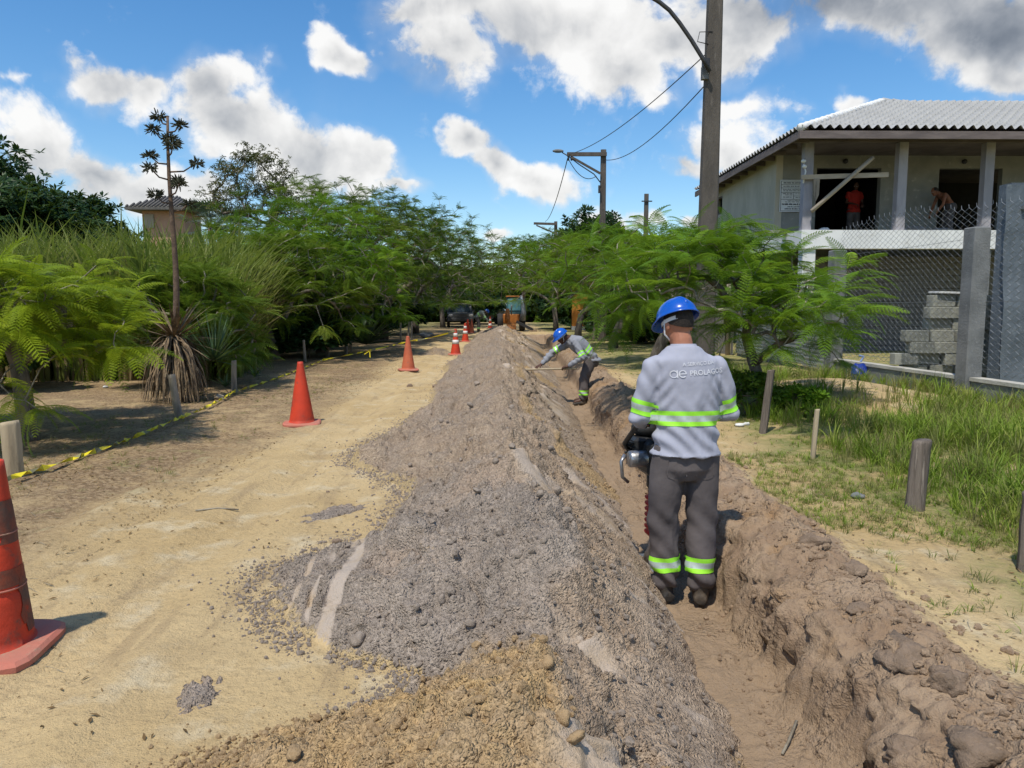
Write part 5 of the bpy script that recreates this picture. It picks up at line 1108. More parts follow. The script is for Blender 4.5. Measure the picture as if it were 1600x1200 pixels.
post('dark post cut by the right edge of the picture', 1604, 892, .42, .045, (0, 0), M_WPOST, False, 'posts on the right verge')
for i, (px, py, h, lb) in enumerate([(944, 528, 1.9, 'old fence post under the yellow-leaved bough'), (962, 526, 1.7, 'post right of the old fence post'), (978, 524, 1.6, 'farther post of the same row near the plank fence'), (929, 531, 1.7, 'dark stump-like post left of the old fence post')]): post(lb, px, py, h, .09, (random.uniform(-.04, .04), 0), M_WPOST, False, 'old posts by the plank fence')

M_TAPE_Y = pm('tape_yellow', (.75, .62, .03), (.66, .54, .03), 9, .45)
M_TAPE_K = pm('tape_black', (.16, .15, .10), (.3, .28, .12), 9, .5)
def tape(lab, pts, stripe=.16, w=.046, n=1):
    P = []; 
    for a, b, sag in pts:
        L = (b - a).length; k = max(6, int(L / (stripe / 2)))
        P += [a.lerp(b, s) - Vector((0, 0, sag * 4 * s * (1 - s))) for s in np.linspace(0, 1, k, endpoint=False)]
    P.append(pts[-1][1]); mb = MB(); o0 = P[0]; V = []
    for i, p in enumerate(P):
        d = (P[min(i + 1, len(P) - 1)] - P[max(0, i - 1)]).normalized(); s = d.cross(Vector((0, 0, 1))).normalized(); tw = i * .95 + .9 * math.sin(i * .7); u = (s * math.cos(tw) + s.cross(d) * math.sin(tw)) * w * .5 * (1 + .25 * math.sin(i * 1.9)); V += [p - o0 - u, p - o0 + u]
    for i in range(len(P) - 1): mb.add(V[2 * i:2 * i + 4], [(0, 1, 3, 2)], 1 if i % 4 == 1 else 0)
    tag(mb.build('barrier_tape', [M_TAPE_Y, M_TAPE_K], None, False, o0), lab, 'tape', 'yellow barrier tape')
z0 = .05
a0 = at(-80, 790, 5.2); a1 = gp(22, 742, .06) + Vector((.03, -.08, 0)); a2 = gp(285, 650, .07); a3 = gp(365, 612, .06) + Vector((0, -.06, 0)); a4 = gp(505, 562, .06)
tape('striped yellow tape along the left posts near the ground', [(a0, a1, .01), (a1, a2, .035), (a2, a3, .03)])
tape('slack yellow tape running from the third post to the faded cone', [(a3, a4, .03), (a4, gp(640, 533, .42), .02)], .3)
tape('yellow tape stretched from the faded cone to the striped cone', [(gp(640, 533, .45), at(712, 517, 20.6), .03)], .4)
k = gp(284, 652, .06); mb = clod_mesh(170, .6); mb.v = [(q[0] * .035, q[1] * .03, q[2] * .028) for q in mb.v]; tag(mb.build('tape_knot', M_TAPE_Y, None, False, k), 'crumpled yellow tape knot at the foot of the leaning post', 'tape knot')
k = at(577, 549, 17.6); mb = MB(); mb.add([(0, 0, 0), (.02, 0, 0), (.03, 0, -.15), (.0, 0, -.14), (-.02, .01, 0), (-.12, .01, -.08), (-.13, .01, -.06)], [(0, 1, 2, 3), (0, 4, 5), (4, 6, 5)]); tag(mb.build('tape_end', M_TAPE_Y, None, False, k), 'loose tape end fluttering before the fan-leaved plant', 'tape end')

M_CONE = pm('cone_red', (.58, .05, .018), (.40, .045, .022), 3, .6, .2, 30, c3=(.15, .07, .05))
M_CONE2 = pm('cone_faded', (.50, .13, .06), (.42, .10, .05), 5, .7, .15, 30, c3=(.34, .13, .08))
M_CONE_W = pm('cone_white', (.72, .69, .66), (.58, .54, .5), 6, .5)
M_CONEB = pm('cone_base_dusty', (.50, .16, .11), (.42, .17, .12), 5, .8, .2, 30, c3=(.36, .235, .16))
M_CONE_G = pm('cone_grime', (.10, .065, .05), (.26, .06, .03), 7, .8, .2, 30, c3=(.40, .05, .02))
def cone(lab, b, h, mat, white=(), rz=0.0, grime=False, tilt=0.0):
    t = thing('traffic_cone', lab, 'traffic cone', (b.x, b.y, float(ground_z(b.x, b.y, False)) + .004), rz, 'traffic cones along the road'); t.rotation_euler = (0, tilt, rz)
    w = h * .29; mb = MB(); n = 32; V = []
    for z, f in ((0, 1.0), (.022 * h / .75, 1.0), (.034 * h / .75, .93)):
        for k in range(n):
            a = 2 * math.pi * k / n; c, s = math.cos(a), math.sin(a); q = (abs(c) ** 5 + abs(s) ** 5) ** (-1 / 5); V.append((c * q * w * f, s * q * w * f, z + .006 * math.sin(a * 2 + 1)))
    mb.add(V, [(j * n + k, j * n + (k + 1) % n, (j + 1) * n + (k + 1) % n, (j + 1) * n + k) for j in range(2) for k in range(n)] + [tuple(range(n))[::-1], tuple(range(2 * n, 3 * n))]); mb.build('base', M_CONEB, t, False)
    def rad(s): return h * (.205 * (1 - s) + .042 * s)
    pr = [(rad(0) * 1.12, .03 * h), (rad(.015), .05 * h)]; ribs = (.33, .36, .62, .64) if grime else ()
    for s in np.linspace(.05, 1, 26): pr.append((rad(s), s * h))
    pr = sorted(pr + [(rad(s) - (.006 if i % 2 == 0 else 0), s * h) for i, s in enumerate(ribs)], key=lambda q: q[1]) + [(rad(1) * .8, h), (rad(1) * .78, h - .03)]
    MB().lathe(pr, 28).build('body', mat, t, True)
    for (s0, s1) in white: MB().lathe([(rad(s0) + .003, s0 * h), (rad(s1) + .003, s1 * h)], 28).build('white_band', M_CONE_W, t, True)
    if grime:
        for (s0, s1, a0, a1) in ((.58, .80, -.9, .5), (.10, .40, -.2, .55), (.36, .45, -2.2, .6)):
            mb = MB(); V = []
            for i in range(7):
                for j in range(11):
                    s = s0 + (s1 - s0) * i / 6; a = a0 + (a1 - a0) * (j / 10) + .08 * math.sin(i * 2 + s0 * 9); V.append(((rad(s) + .0022) * math.cos(a), (rad(s) + .0022) * math.sin(a), s * h))
            mb.add(V, [(i * 11 + j, i * 11 + j + 1, i * 11 + j + 12, i * 11 + j + 11) for i in range(6) for j in range(10) if not (i in (0, 5) and j in (0, 9))]); mb.build('tar_smear', M_CONE_G, t, True)
        for s in (.345, .63): MB().lathe([(rad(s) + .001, s * h - .004), (rad(s) + .005, s * h), (rad(s) + .001, s * h + .004)], 28).build('seam_ring', M_CONEB, t, True)
    return t
bn = gp(-14, 1020)
cone('scuffed red cone cut by the left edge of the picture', bn, .76, M_CONE, (), .1, True, .085)
cone('bright red cone standing alone on the sandy road', gp(472, 662), .74, M_CONE, (), .2)
cone('faded salmon cone holding the tape further along the road', gp(638, 579), .74, M_CONE2, (), .3)
cone('red cone with two white bands beside the low soil mound', gp(712, 555), .74, M_CONE, ((.42, .58), (.7, .84)), 0)
cone('red and white cone just behind the banded one', gp(727, 534), .74, M_CONE, ((.42, .58), (.7, .84)), .4)
cone('distant red cone left of the far worker', gp(731, 521), .74, M_CONE, (), .2)
cone('distant dark red cone right beside its twin near the far worker', gp(737, 520), .74, M_CONE2, (), .6)
# a few loose things
for i, (px, py, r, lb, m) in enumerate([(165, 606, .05, 'small pale stone under the near left tree', M_WHITE), (342, 623, .08, 'half-buried pale stone near the tape', M_TAN_W), (1156, 666, .055, 'white stone in the grass behind the worker', M_WHITE), (1166, 664, .04, 'smaller white stone beside the other one', M_WHITE), (1340, 778, .05, 'grey stone at the edge of the lush grass', M_CONC), (667, 528, .35, 'pale kerb block under the left trees', M_CONC), (1215, 640, .03, 'little stone below the shrub', M_CONC)]):
    p = gp(px, py); mb = clod_mesh(180 + i, .25); mb.v = [(q[0] * r, q[1] * r, q[2] * r * .7) for q in mb.v]; tag(mb.build('stone', m, None, True, (p.x, p.y, r * .3)), lb, 'stone')
p = gp(1222, 1182, FLOOR); tag(MB().tube([(0, 0, .01), (.05, .06, .03), (.12, .16, .05)], .006, 5).build('stick', M_TWIG, None, True, p), 'thin pale stick on the trench floor at the bottom edge', 'stick')
p = gp(340, 799); tag(MB().tube([(-.14, -.02, .012), (0, .01, .02), (.14, 0, .012)], .006, 5).build('stick', M_TWIG, None, True, p), 'thin dark stick lying on the sandy road', 'stick')
for i, (px, py, r) in enumerate(((640, 605, .055), (680, 607, .06), (526, 849, .028), (433, 815, .012), (512, 770, .015))): p = gp(px, py); mb = clod_mesh(190 + i); mb.v = [(q[0] * r, q[1] * r, q[2] * r) for q in mb.v]; tag(mb.build('earth_clod', M_RIM, None, False, (p.x, p.y, r * .4)), ['dark clod with a trailing smear on the far sand', 'larger dark clod on the sand right of its neighbour', 'lone dark clod on the yellow sand near the heap', 'tiny clod on the sand left of the spilt patch', 'tiny clod above the spilt soil patch'][i], 'clod', 'clods strewn on the sand')
# ------------------------------------------------------------------ people
def weave(name, c1, c2, rough=.85, fold=.5, fs=9, spec=.2):
    m = pm(name, c1, c2, 3.5, rough, fold, fs, spec=spec); return m
M_SHIRT = weave('grey_work_shirt', (.37, .38, .45), (.32, .33, .395), .9, .25, 7)
M_SHIRT2 = weave('dusty_work_shirt', (.27, .275, .30), (.22, .225, .25), .9, .5, 9)
M_TROUS = weave('dark_grey_trousers', (.125, .108, .105), (.09, .078, .077), .92, .3, 7)
M_LIME = pm('lime_band', (.36, .86, .05), (.31, .78, .05), 8, .5)
M_SILV = pm('silver_band', (.52, .60, .56), (.43, .50, .47), 30, .4, metal=.2)
M_SKIN = pm('skin_tan', (.40, .175, .105), (.33, .14, .085), 9, .55, .1, 60)
M_SKIN_D = pm('skin_dark', (.10, .045, .028), (.07, .033, .02), 9, .5, .1, 60)
M_SKIN_B = pm('skin_brown', (.26, .10, .05), (.19, .075, .04), 5, .5, .1, 40)
M_HAIR = pm('dark_hair', (.022, .018, .015), (.04, .03, .025), 60, .8, .6, 120)
M_HELM = pm('blue_helmet', (.006, .09, .46), (.005, .08, .42), 2, .28, spec=.5, coat=.3)
M_STRAP = pm('white_strap', (.62, .64, .66), (.5, .52, .54), 10, .7)
M_BOOT = pm('black_boot', (.03, .028, .026), (.09, .07, .05), 9, .7, .3, 40)
M_GLOVE = pm('dark_glove', (.06, .05, .045), (.04, .035, .03), 14, .85, .3, 50)
M_PRINT = pm('white_print', (.62, .63, .67), (.54, .55, .60), 20, .7)
M_RED = weave('red_shirt', (.42, .03, .02), (.34, .025, .018))
M_EYE = pm('eye', (.6, .58, .55), None, 30, .3)

def solid(mb, voxel, smooth=6, fac=.5):
    """melt overlapping closed pieces into one continuous surface"""
    o = bpy.data.objects.new('tmp', mb.mesh('tmp')); COL.objects.link(o)
    md = o.modifiers.new('r', 'REMESH'); md.mode = 'VOXEL'; md.voxel_size = voxel
    if smooth: sm = o.modifiers.new('s', 'SMOOTH'); sm.iterations = smooth; sm.factor = fac
    dg = bpy.context.evaluated_depsgraph_get(); me = bpy.data.meshes.new_from_object(o.evaluated_get(dg)); bpy.data.objects.remove(o)
    me.polygons.foreach_set('use_smooth', [True] * len(me.polygons)); return me
def warp(me, fn):
    n = len(me.vertices); co = np.zeros(n * 3, np.float32); me.vertices.foreach_get('co', co); no = np.zeros(n * 3, np.float32); me.vertices.foreach_get('normal', no)
    co = co.reshape(-1, 3); no = no.reshape(-1, 3); d = fn(co, no); me.vertices.foreach_set('co', (co + no * d[:, None]).ravel()); me.update(); return me
def bvh(me): return BVHTree.FromPolygons([v.co.copy() for v in me.vertices], [tuple(p.vertices) for p in me.polygons])
def V3(*a): return Vector(a)

def limb(mb, pts, rad, n=14):
    mb.tube(pts, rad, n); 
    for p, r in zip(pts, rad): mb.ball(p, r * .99, 12)
def hand(mb, wrist, d, nrm, thumb, curl=.6, k=1.0):
    """palm and five fingers; d: pointing direction, nrm: palm side, thumb: side of the thumb"""
    d, nrm = d.normalized(), (nrm - d * nrm.dot(d)).normalized(); s = (thumb - d * thumb.dot(d) - nrm * thumb.dot(nrm)).normalized()
    mb.loft([(wrist - d * .02 * k, s * .027 * k, nrm * .02 * k), (wrist + d * .02 * k, s * .032 * k, nrm * .019 * k), (wrist + d * .055 * k, s * .041 * k, nrm * .017 * k), (wrist + d * .088 * k, s * .041 * k, nrm * .014 * k), (wrist + d * .098 * k, s * .036 * k, nrm * .010 * k)], 12)
    for j, (off, ln) in enumerate(((.030, .072), (.010, .081), (-.011, .075), (-.031, .058))):
        p = wrist + d * .088 * k + s * off * k; dd = d.copy(); pts = [p - d * .015 * k, p]
        for q, f in enumerate((.45, .32, .23)):
            c = curl * (.8 + .25 * q); ax = dd.cross(nrm).normalized(); dd = (Matrix.Rotation(c, 3, ax) @ dd).normalized(); p = p + dd * ln * f * k; pts.append(p)
        limb(mb, pts, [.0095 * k, .0095 * k, .009 * k, .0085 * k, .0075 * k], 8)
    p = wrist + d * .03 * k + s * .032 * k; dd = (d * .6 + s * .75 + nrm * .35).normalized(); p2 = p + dd * .035 * k; dd2 = (d * .8 + s * .1 + nrm * .6).normalized(); limb(mb, [p - dd * .015 * k, p, p2, p2 + dd2 * .032 * k], [.014 * k, .013 * k, .0115 * k, .009 * k], 8)

def head(mb, c, f, up, k=1.0):
    """skull, jaw, nose, brow, ears; f: facing"""
    f = f.normalized(); r = f.cross(up).normalized(); u = r.cross(f); M = Matrix((r, f, u)).transposed()
    mb.ball(c + u * .02 * k, (.077 * k, .096 * k, .105 * k), 18, M); mb.ball(c + f * .022 * k - u * .055 * k, (.060 * k, .068 * k, .062 * k), 14, M); mb.ball(c + f * .062 * k - u * .088 * k, (.030 * k, .026 * k, .024 * k), 10, M)
    mb.loft([(c + f * .082 * k + u * .022 * k, r * .008 * k, u * .010 * k), (c + f * .108 * k - u * .014 * k, r * .013 * k, u * .011 * k), (c + f * .104 * k - u * .026 * k, r * .016 * k, u * .009 * k), (c + f * .075 * k - u * .034 * k, r * .012 * k, u * .008 * k)], 8)
    mb.ball(c + f * .082 * k + u * .034 * k, (.055 * k, .016 * k, .012 * k), 10, M); mb.ball(c + f * .087 * k - u * .056 * k, (.026 * k, .010 * k, .009 * k), 8, M)
    for sd in (-1, 1): mb.ball(c + r * sd * .078 * k - f * .006 * k - u * .008 * k, (.010 * k, .022 * k, .034 * k), 10, M); mb.ball(c + r * sd * .046 * k + f * .066 * k - u * .02 * k, (.022 * k, .02 * k, .018 * k), 8, M)
    return r, u, M

def person(label, loc, J, rz=0.0, shirt=None, trousers=None, skin=None, helmet=True, bands=True, cat='person', voxel=.012, gloves=False, group=None, sleeves=True, boots=True, hairfull=True, bandz=None):
    """J: joints in local coordinates"""
    t = thing('person', label, cat, loc, rz, group); skin = skin or M_SKIN
    g = {k: Vector(v) for k, v in J.items()}
    up = (g['neck'] - g['pel']).normalized(); rt = (g['shR'] - g['shL']).normalized(); fw = up.cross(rt).normalized(); hr = (g['hipR'] - g['hipL']).normalized(); hf = Vector((0, 0, 1)).cross(hr).normalized() if abs(up.z) > .8 else (up * -.0 + Vector((0, 0, 1)).cross(hr)).normalized()
    ch = g['chest']; nk = g['neck']; pel = g['pel']; wa = pel.lerp(ch, .5) + fw * .0
    def torso(mb, e, low=True, bot=None):
        rings = []
        if low: rings += [(bot or pel - Vector((0, 0, .10)), hr * ((.186 if bot else .150) + e), hf * ((.136 if bot else .105) + e)), (pel, hr * (.165 + e), hf * (.118 + e))]
        rings += [(wa, (hr + rt).normalized() * (.152 + e), (hf + fw).normalized() * (.110 + e)), (ch - up * .06, rt * (.170 + e), fw * (.122 + e)), (ch + up * .06, rt * (.182 + e), fw * (.122 + e)), (nk - up * .085, rt * (.180 + e), fw * (.10 + e)), (nk - up * .045, rt * (.118 + e * .8), fw * (.080 + e)), (nk + up * .0, rt * (.066 + e), fw * (.062 + e))]
        mb.loft(rings, 24)
    # the body itself
    bd = MB(); torso(bd, -.02); hf_ = g.get('face', fw); r_, u_, Mh = head(bd, g['head'], hf_, g.get('hup', up)); limb(bd, [nk - up * .06, nk.lerp(g['head'], .25), nk.lerp(g['head'], .6), g['head'] - u_ * .02], [.066, .058, .057, .060])
    for s in 'LR':
        limb(bd, [g['sh' + s], g['el' + s], g['wr' + s]], [.050, .040, .027]); hd = (g['wr' + s] - g['el' + s]).normalized(); hd = g.get('hd' + s, hd)
        hand(bd, g['wr' + s], hd, g.get('pn' + s, -up), g.get('th' + s, fw), g['curl' + s].x if 'curl' + s in g else .55)
        limb(bd, [g['hip' + s], g['kn' + s], g['an' + s]], [.082, .055, .038]); toe = g.get('toe' + s, Vector((0, .2, 0))); limb(bd, [g['an' + s], g['an' + s] + toe * .5 - Vector((0, 0, .04)), g['an' + s] + toe * .8 - Vector((0, 0, .05))], [.036, .034, .028])
    me = solid(bd, voxel * .55, 3); me.materials.append(skin); body = put('body', me, t)
    for sd in (-1, 1): MB().ball(g['head'] + r_ * sd * .031 + hf_.normalized() * .083 + u_ * .014, (.013, .010, .009), 10, Mh).build('eye', M_EYE, body, True)
    out = {'t': t, 'up': up, 'rt': rt, 'fw': fw}
    if shirt:
        mb = MB(); e = .026; hem = g.get('hem', pel - Vector((0, 0, .06))); torso(mb, e, True, hem)
        for s in 'LR':
            sh, el, wr = g['sh' + s], g['el' + s], g['wr' + s]; ins = sh + (nk - up * .12 - sh) * .35
            if sleeves: limb(mb, [ins, sh, sh.lerp(el, .5), el, el.lerp(wr, .5), wr.lerp(el, .08)], [.055, .066, .073, .069, .060, .046], 16)
            else: limb(mb, [ins, sh, sh.lerp(el, .45)], [.07, .075, .07], 14)
        sm = solid(mb, voxel, 14)
        def folds(co, no):
            z = co[:, 2] - hem.z; f = .009 * np.sin(co[:, 2] * 62 + co[:, 0] * 22 + 5 * np.sin(co[:, 0] * 9)) * np.exp(-((z - .12) / .13) ** 2); f += .010 * fbm(co[:, 0] * 8 + co[:, 1] * 5, co[:, 2] * 5 - np.abs(co[:, 0]) * 6, 700, 4); f += .005 * np.sin((co[:, 2] + np.abs(co[:, 0]) * 1.4) * 70) * np.exp(-((np.abs(co[:, 0]) - .15) / .05) ** 2) * np.exp(-((co[:, 2] - hem.z - .36) / .14) ** 2); f += .004 * np.sin(co[:, 2] * 40 + co[:, 0] * 70) * (np.abs(co[:, 0]) > .17); return f
        warp(sm, folds); sm.materials.append(shirt); so = put('shirt', sm, t); out['shirt'] = so; out['bvh'] = bvh(sm)
        MB().loft([(nk - up * .004, rt * .080, fw * .076), (nk + up * .010, rt * .072, fw * .068)], 20, 0, False).build('collar', shirt, so, True)
    if trousers:
        mb = MB(); mb.loft([(pel + up * .08, hr * .150, hf * .105), (pel, hr * .170, hf * .124), (pel - Vector((0, 0, .10)), hr * .178, hf * .132), (pel - Vector((0, 0, .17)), hr * .12, hf * .10)], 22)
        for s in 'LR':
            hp, kn, an = g['hip' + s], g['kn' + s], g['an' + s]; limb(mb, [hp + Vector((0, 0, .02)), hp.lerp(kn, .5), kn, kn.lerp(an, .5), an.lerp(kn, .10)], [.098, .098, .088, .082, .078], 16)
        tm = solid(mb, voxel, 6)
        def tf(co, no):
            z = co[:, 2]; f = .013 * np.sin(z * 48 + co[:, 0] * 30 + 4 * np.sin(co[:, 0] * 11 + z * 3)) * np.exp(-((z - .12) / .16) ** 2); f += .012 * fbm(co[:, 0] * 9 + co[:, 1] * 6, z * 4.5 + np.abs(co[:, 0]) * 5, 720, 4); f += .008 * np.sin(z * 36 + co[:, 0] * 45) * np.exp(-((z - .48) / .09) ** 2); return f
        warp(tm, tf); tm.materials.append(trousers); to = put('trousers', tm, t); out['trousers'] = to; tb = bvh(tm)
    if boots:
        for s in 'LR':
            an = g['an' + s]; toe = g.get('toe' + s, Vector((0, .2, 0))); d = Vector((toe.x, toe.y, 0)).normalized(); q = d.cross(Vector((0, 0, 1))); z0 = an.z - .075
            mb = MB(); mb.loft([(Vector((an.x, an.y, z0)) - d * .06, q * .038, Vector((0, 0, .03))), (Vector((an.x, an.y, z0 + .012)) + d * .0, q * .046, Vector((0, 0, .05))), (Vector((an.x, an.y, z0)) + d * .09, q * .050, Vector((0, 0, .042))), (Vector((an.x, an.y, z0 - .01)) + d * .17, q * .046, Vector((0, 0, .034))), (Vector((an.x, an.y, z0 - .015)) + d * .205, q * .026, Vector((0, 0, .022)))], 14)
            limb(mb, [an - Vector((0, 0, .04)), an + Vector((0, 0, .07))], [.052, .054]); bm_ = solid(mb, voxel * .8, 4); bm_.materials.append(M_BOOT); put('boot', bm_, t)
    if gloves:
        for s in 'LR':
            mb = MB(); hd = g.get('hd' + s, (g['wr' + s] - g['el' + s]).normalized()); hand(mb, g['wr' + s], hd, g.get('pn' + s, -up), g.get('th' + s, fw), g['curl' + s].x if 'curl' + s in g else .55, 1.12); gm = solid(mb, voxel * .5, 3); gm.materials.append(M_GLOVE); put('glove', gm, t)
    c = g['head']; f = hf_.normalized()
    # hair under the helmet
    def cap(rx, ry, rz, cut, off, n=26, m=12):
        V = []; F = []
        for i in range(m + 1):
            a = cut * i / m
            for k in range(n):
                p = 2 * math.pi * k / n; V.append(c + off + Mh @ Vector((rx * math.sin(a) * math.cos(p), ry * math.sin(a) * math.sin(p), rz * math.cos(a))))
        return V, [(i * n + k, i * n + (k + 1) % n, (i + 1) * n + (k + 1) % n, (i + 1) * n + k) for i in range(m) for k in range(n)]
    hV, hF = cap(.083, .100, .110, 1.66, Vector()); Rt_ = Matrix.Rotation(R(36), 3, r_); hm = MB().add([Rt_ @ (p - c) + c + u_ * .018 - f * .008 for p in hV], hF); hm.build('hair', M_HAIR, t, True)
    if helmet:
        ho = thing('helmet', None, None) if False else None
        V, F = cap(.112, .136, .118, 1.48, u_ * .040); mb = MB().add(V, F); n = 26; o = len(mb.v); base = V[-n:]
        cc = c + u_ * .052
        for k in range(n):          # brim, widest over the face
            p = base[k]; d = (p - cc); d -= u_ * d.dot(u_); d.normalize(); fr = max(0, d.dot(f)); mb.v.append(tuple(p + d * (.010 + .048 * fr ** 3) - u_ * (.010 + .012 * fr)))
        st = len(V) - n
        for k in range(n): mb.f.append((st + k, st + (k + 1) % n, o + (k + 1) % n, o + k)); mb.mi.append(0)
        for k in range(n): mb.v.append(tuple(Vector(mb.v[o + k]) - u_ * .006))
        for k in range(n): mb.f.append((o + k, o + (k + 1) % n, o + n + (k + 1) % n, o + n + k)); mb.mi.append(0)
        hel = mb.build('helmet', M_HELM, t, True); sd = hel.modifiers.new('thick', 'SOLIDIFY'); sd.thickness = .003; sd.offset = -1
        MB().tube([c + u_ * .040 + Mh @ Vector((0, .138 * math.sin(a), .121 * math.cos(a))) for a in np.linspace(-1.2, 1.2, 14)], [.004] + [.012] * 12 + [.004], 8, True, 0, .5).build('crown_ridge', M_HELM, hel, True)
        MB().loft([(c + u_ * .026, r_ * .090, f * .106), (c + u_ * .004, r_ * .089, f * .105)], 28, 0, False).build('headband', M_STRAP, hel, True)
        MB().tube([c + r_ * .088 + u_ * .03, c + r_ * .083 - u_ * .05 + f * .03, c - u_ * .118 + f * .055, c - r_ * .083 - u_ * .05 + f * .03, c - r_ * .088 + u_ * .03], .005, 6).build('chin_strap', M_STRAP, hel, True)
    def band(path, bv, w, n=44):
        """a sewn-on band hugging the cloth: path gives ring (centre, a, b) along the band"""
        rows = 10; Vs = []; keep = []
        for i in range(rows + 1):
            ce, a, b_ = path(i / rows)
            for k in range(n):
                p = 2 * math.pi * k / n; q = ce + (a * math.cos(p) + b_ * math.sin(p)) * 1.6; dirv = (ce - q).normalized(); hit = bv.ray_cast(q, dirv, 1.0)
                if hit[0] is None: hit = bv.find_nearest(q)
                el_ = (a * math.cos(p) + b_ * math.sin(p)); h0 = hit[0] if (hit[0] - ce).length < el_.length * 1.42 else ce + el_ * 1.12
                Vs.append(h0 - dirv * .004)
        mb = MB(); 
        for i in range(rows):
            for k in range(n):
                q = [i * n + k, i * n + (k + 1) % n, (i + 1) * n + (k + 1) % n, (i + 1) * n + k]
                if max((Vs[q[0]] - Vs[q[1]]).length, (Vs[q[2]] - Vs[q[3]]).length) > .09: continue
                mb.f.append(tuple(q)); mb.mi.append(0 if i < 3 or i > 6 else 1)
        mb.v = [tuple(p) for p in Vs]; return mb.build('reflective_band', [M_LIME, M_SILV], out['t'], True)
    out['band'] = band
    if bands and shirt:
        bz = bandz or .0
        for s in 'LR':
            sh, el = g['sh' + s], g['el' + s]; d = (el - sh).normalized(); a = d.cross(fw).normalized(); b_ = d.cross(a); m0 = sh.lerp(el, .66)
            band(lambda q, m0=m0, d=d, a=a, b_=b_: (m0 + d * (q * .085), a * .075, b_ * .075), out['bvh'], .085, 26)
        m1 = pel.lerp(ch, .52 + bz); band(lambda q: (m1 + up * (q - .5) * .085, rt * .16, fw * .12), out['bvh'], .085, 52)
    if bands and trousers:
        for s in 'LR':
            kn, an = g['kn' + s], g['an' + s]; d = (an - kn).normalized(); a = d.cross(hf).normalized(); b_ = d.cross(a); m0 = kn.lerp(an, .55)
            band(lambda q, m0=m0, d=d, a=a, b_=b_: (m0 + d * (q * .085), a * .08, b_ * .08), tb, .085, 24)
    return out

# ---- standing worker with the tamping rammer
wl = Vector((1.088, 4.22, FLOOR + .012))
J1 = dict(pel=(.0, .0, .90), chest=(.0, .035, 1.25), neck=(-.015, .045, 1.505), head=(-.035, .095, 1.625), face=(-.32, .95, -.42), hup=(-.1, .42, .9),
          shL=(-.192, .03, 1.385), shR=(.185, .03, 1.385), elL=(-.262, .045, 1.09), elR=(.268, .06, 1.11), wrL=(-.20, .30, 1.03), wrR=(.02, .33, 1.04), hdL=(.35, .93, 0), hdR=(-.6, .8, -.05), pnL=(.1, 0, -1), pnR=(0, .1, -1), thL=(1, 0, 0), thR=(-1, .3, 0), curlL=(.75, 0, 0), curlR=(.75, 0, 0),
          hipL=(-.098, 0, .86), hipR=(.098, 0, .86), knL=(-.118, .02, .47), knR=(.105, .0, .47), anL=(-.105, .0, .10), anR=(.095, -.05, .10), toeL=(-.05, .2, 0), toeR=(.06, .2, 0), hem=(0, 0, .875))
w1 = person('standing worker in grey shirt and blue helmet seen from behind in the trench', wl, J1, R(2), M_SHIRT, M_TROUS, M_SKIN, voxel=.010, gloves=True, group='workers in the trench', bandz=.02)

def on_back(obs, name, mat, parent, bv, w_c, z_c, tilt=0.0):
    """lay flat lettering (x right, y up) on the cloth of the back"""
    mb = MB()
    for V, F in obs:
        P = []
        for (x, y) in V:
            xr, yr = x * math.cos(tilt) - y * math.sin(tilt), x * math.sin(tilt) + y * math.cos(tilt)
            hit = bv.ray_cast(Vector((w_c + xr, -1, z_c + yr)), Vector((0, 1, 0)))[0] or Vector((w_c + xr, -.13, z_c + yr)); P.append((hit.x, hit.y - .0045, hit.z))
        mb.add(P, F)
    return mb.build(name, mat, parent)
def text_shape(txt, size, bold=.012):
    cu = bpy.data.curves.new('txt', 'FONT'); cu.body = txt; cu.size = size; cu.align_x = 'CENTER'; cu.resolution_u = 3; cu.offset = bold * size
    o = bpy.data.objects.new('txt', cu); COL.objects.link(o); dg = bpy.context.evaluated_depsgraph_get(); me = bpy.data.meshes.new_from_object(o.evaluated_get(dg)); bpy.data.objects.remove(o)
    me.calc_loop_triangles(); V = [(v.co.x, v.co.y) for v in me.vertices]; F = [tuple(t.vertices) for t in me.loop_triangles]; return V, F
def arc_shape(cx, cy, r, w, a0, a1, n=28):
    V = []; 
    for k in range(n + 1): a = a0 + (a1 - a0) * k / n; V += [(cx + (r - w) * math.cos(a), cy + (r - w) * math.sin(a)), (cx + r * math.cos(a), cy + r * math.sin(a))]
    return V, [(2 * k, 2 * k + 1, 2 * k + 3, 2 * k + 2) for k in range(n)]
on_back([text_shape('A SERVIÇO DA', .029, .006)], 'lettering', M_PRINT, w1['shirt'], w1['bvh'], .040, 1.402, .06)
on_back([text_shape('PROLAGOS', .041, .016)], 'lettering', M_PRINT, w1['shirt'], w1['bvh'], .088, 1.350, .06)
lg = [arc_shape(-.022, 0, .022, .0055, 0, 6.283), ([(-.0055, -.022), (0, -.022), (0, .022), (-.0055, .022)], [(0, 1, 2, 3)]), arc_shape(.026, 0, .022, .0065, .0, 5.5), ([(.005, -.003), (.047, -.003), (.047, .003), (.005, .003)], [(0, 1, 2, 3)])]
on_back(lg, 'emblem', M_PRINT, w1['shirt'], w1['bvh'], -.082, 1.352, .06)
for sx in (-.078, .085):     # back pockets
    V = [(sx + x, z) for x in np.linspace(-.055, .055, 7) for z in (.80, .74)]; 
    on_back([arc_shape(sx, .83, .085, .006, 4.05, 5.37, 12), ([(sx - .055, .768), (sx - .049, .768), (sx - .049, .86), (sx - .055, .86)], [(0, 1, 2, 3)]), ([(sx + .049, .768), (sx + .055, .768), (sx + .055, .86), (sx + .049, .86)], [(0, 1, 2, 3)])], 'back_pocket', M_TROUS, w1['trousers'], bvh(w1['trousers'].data), 0, 0)

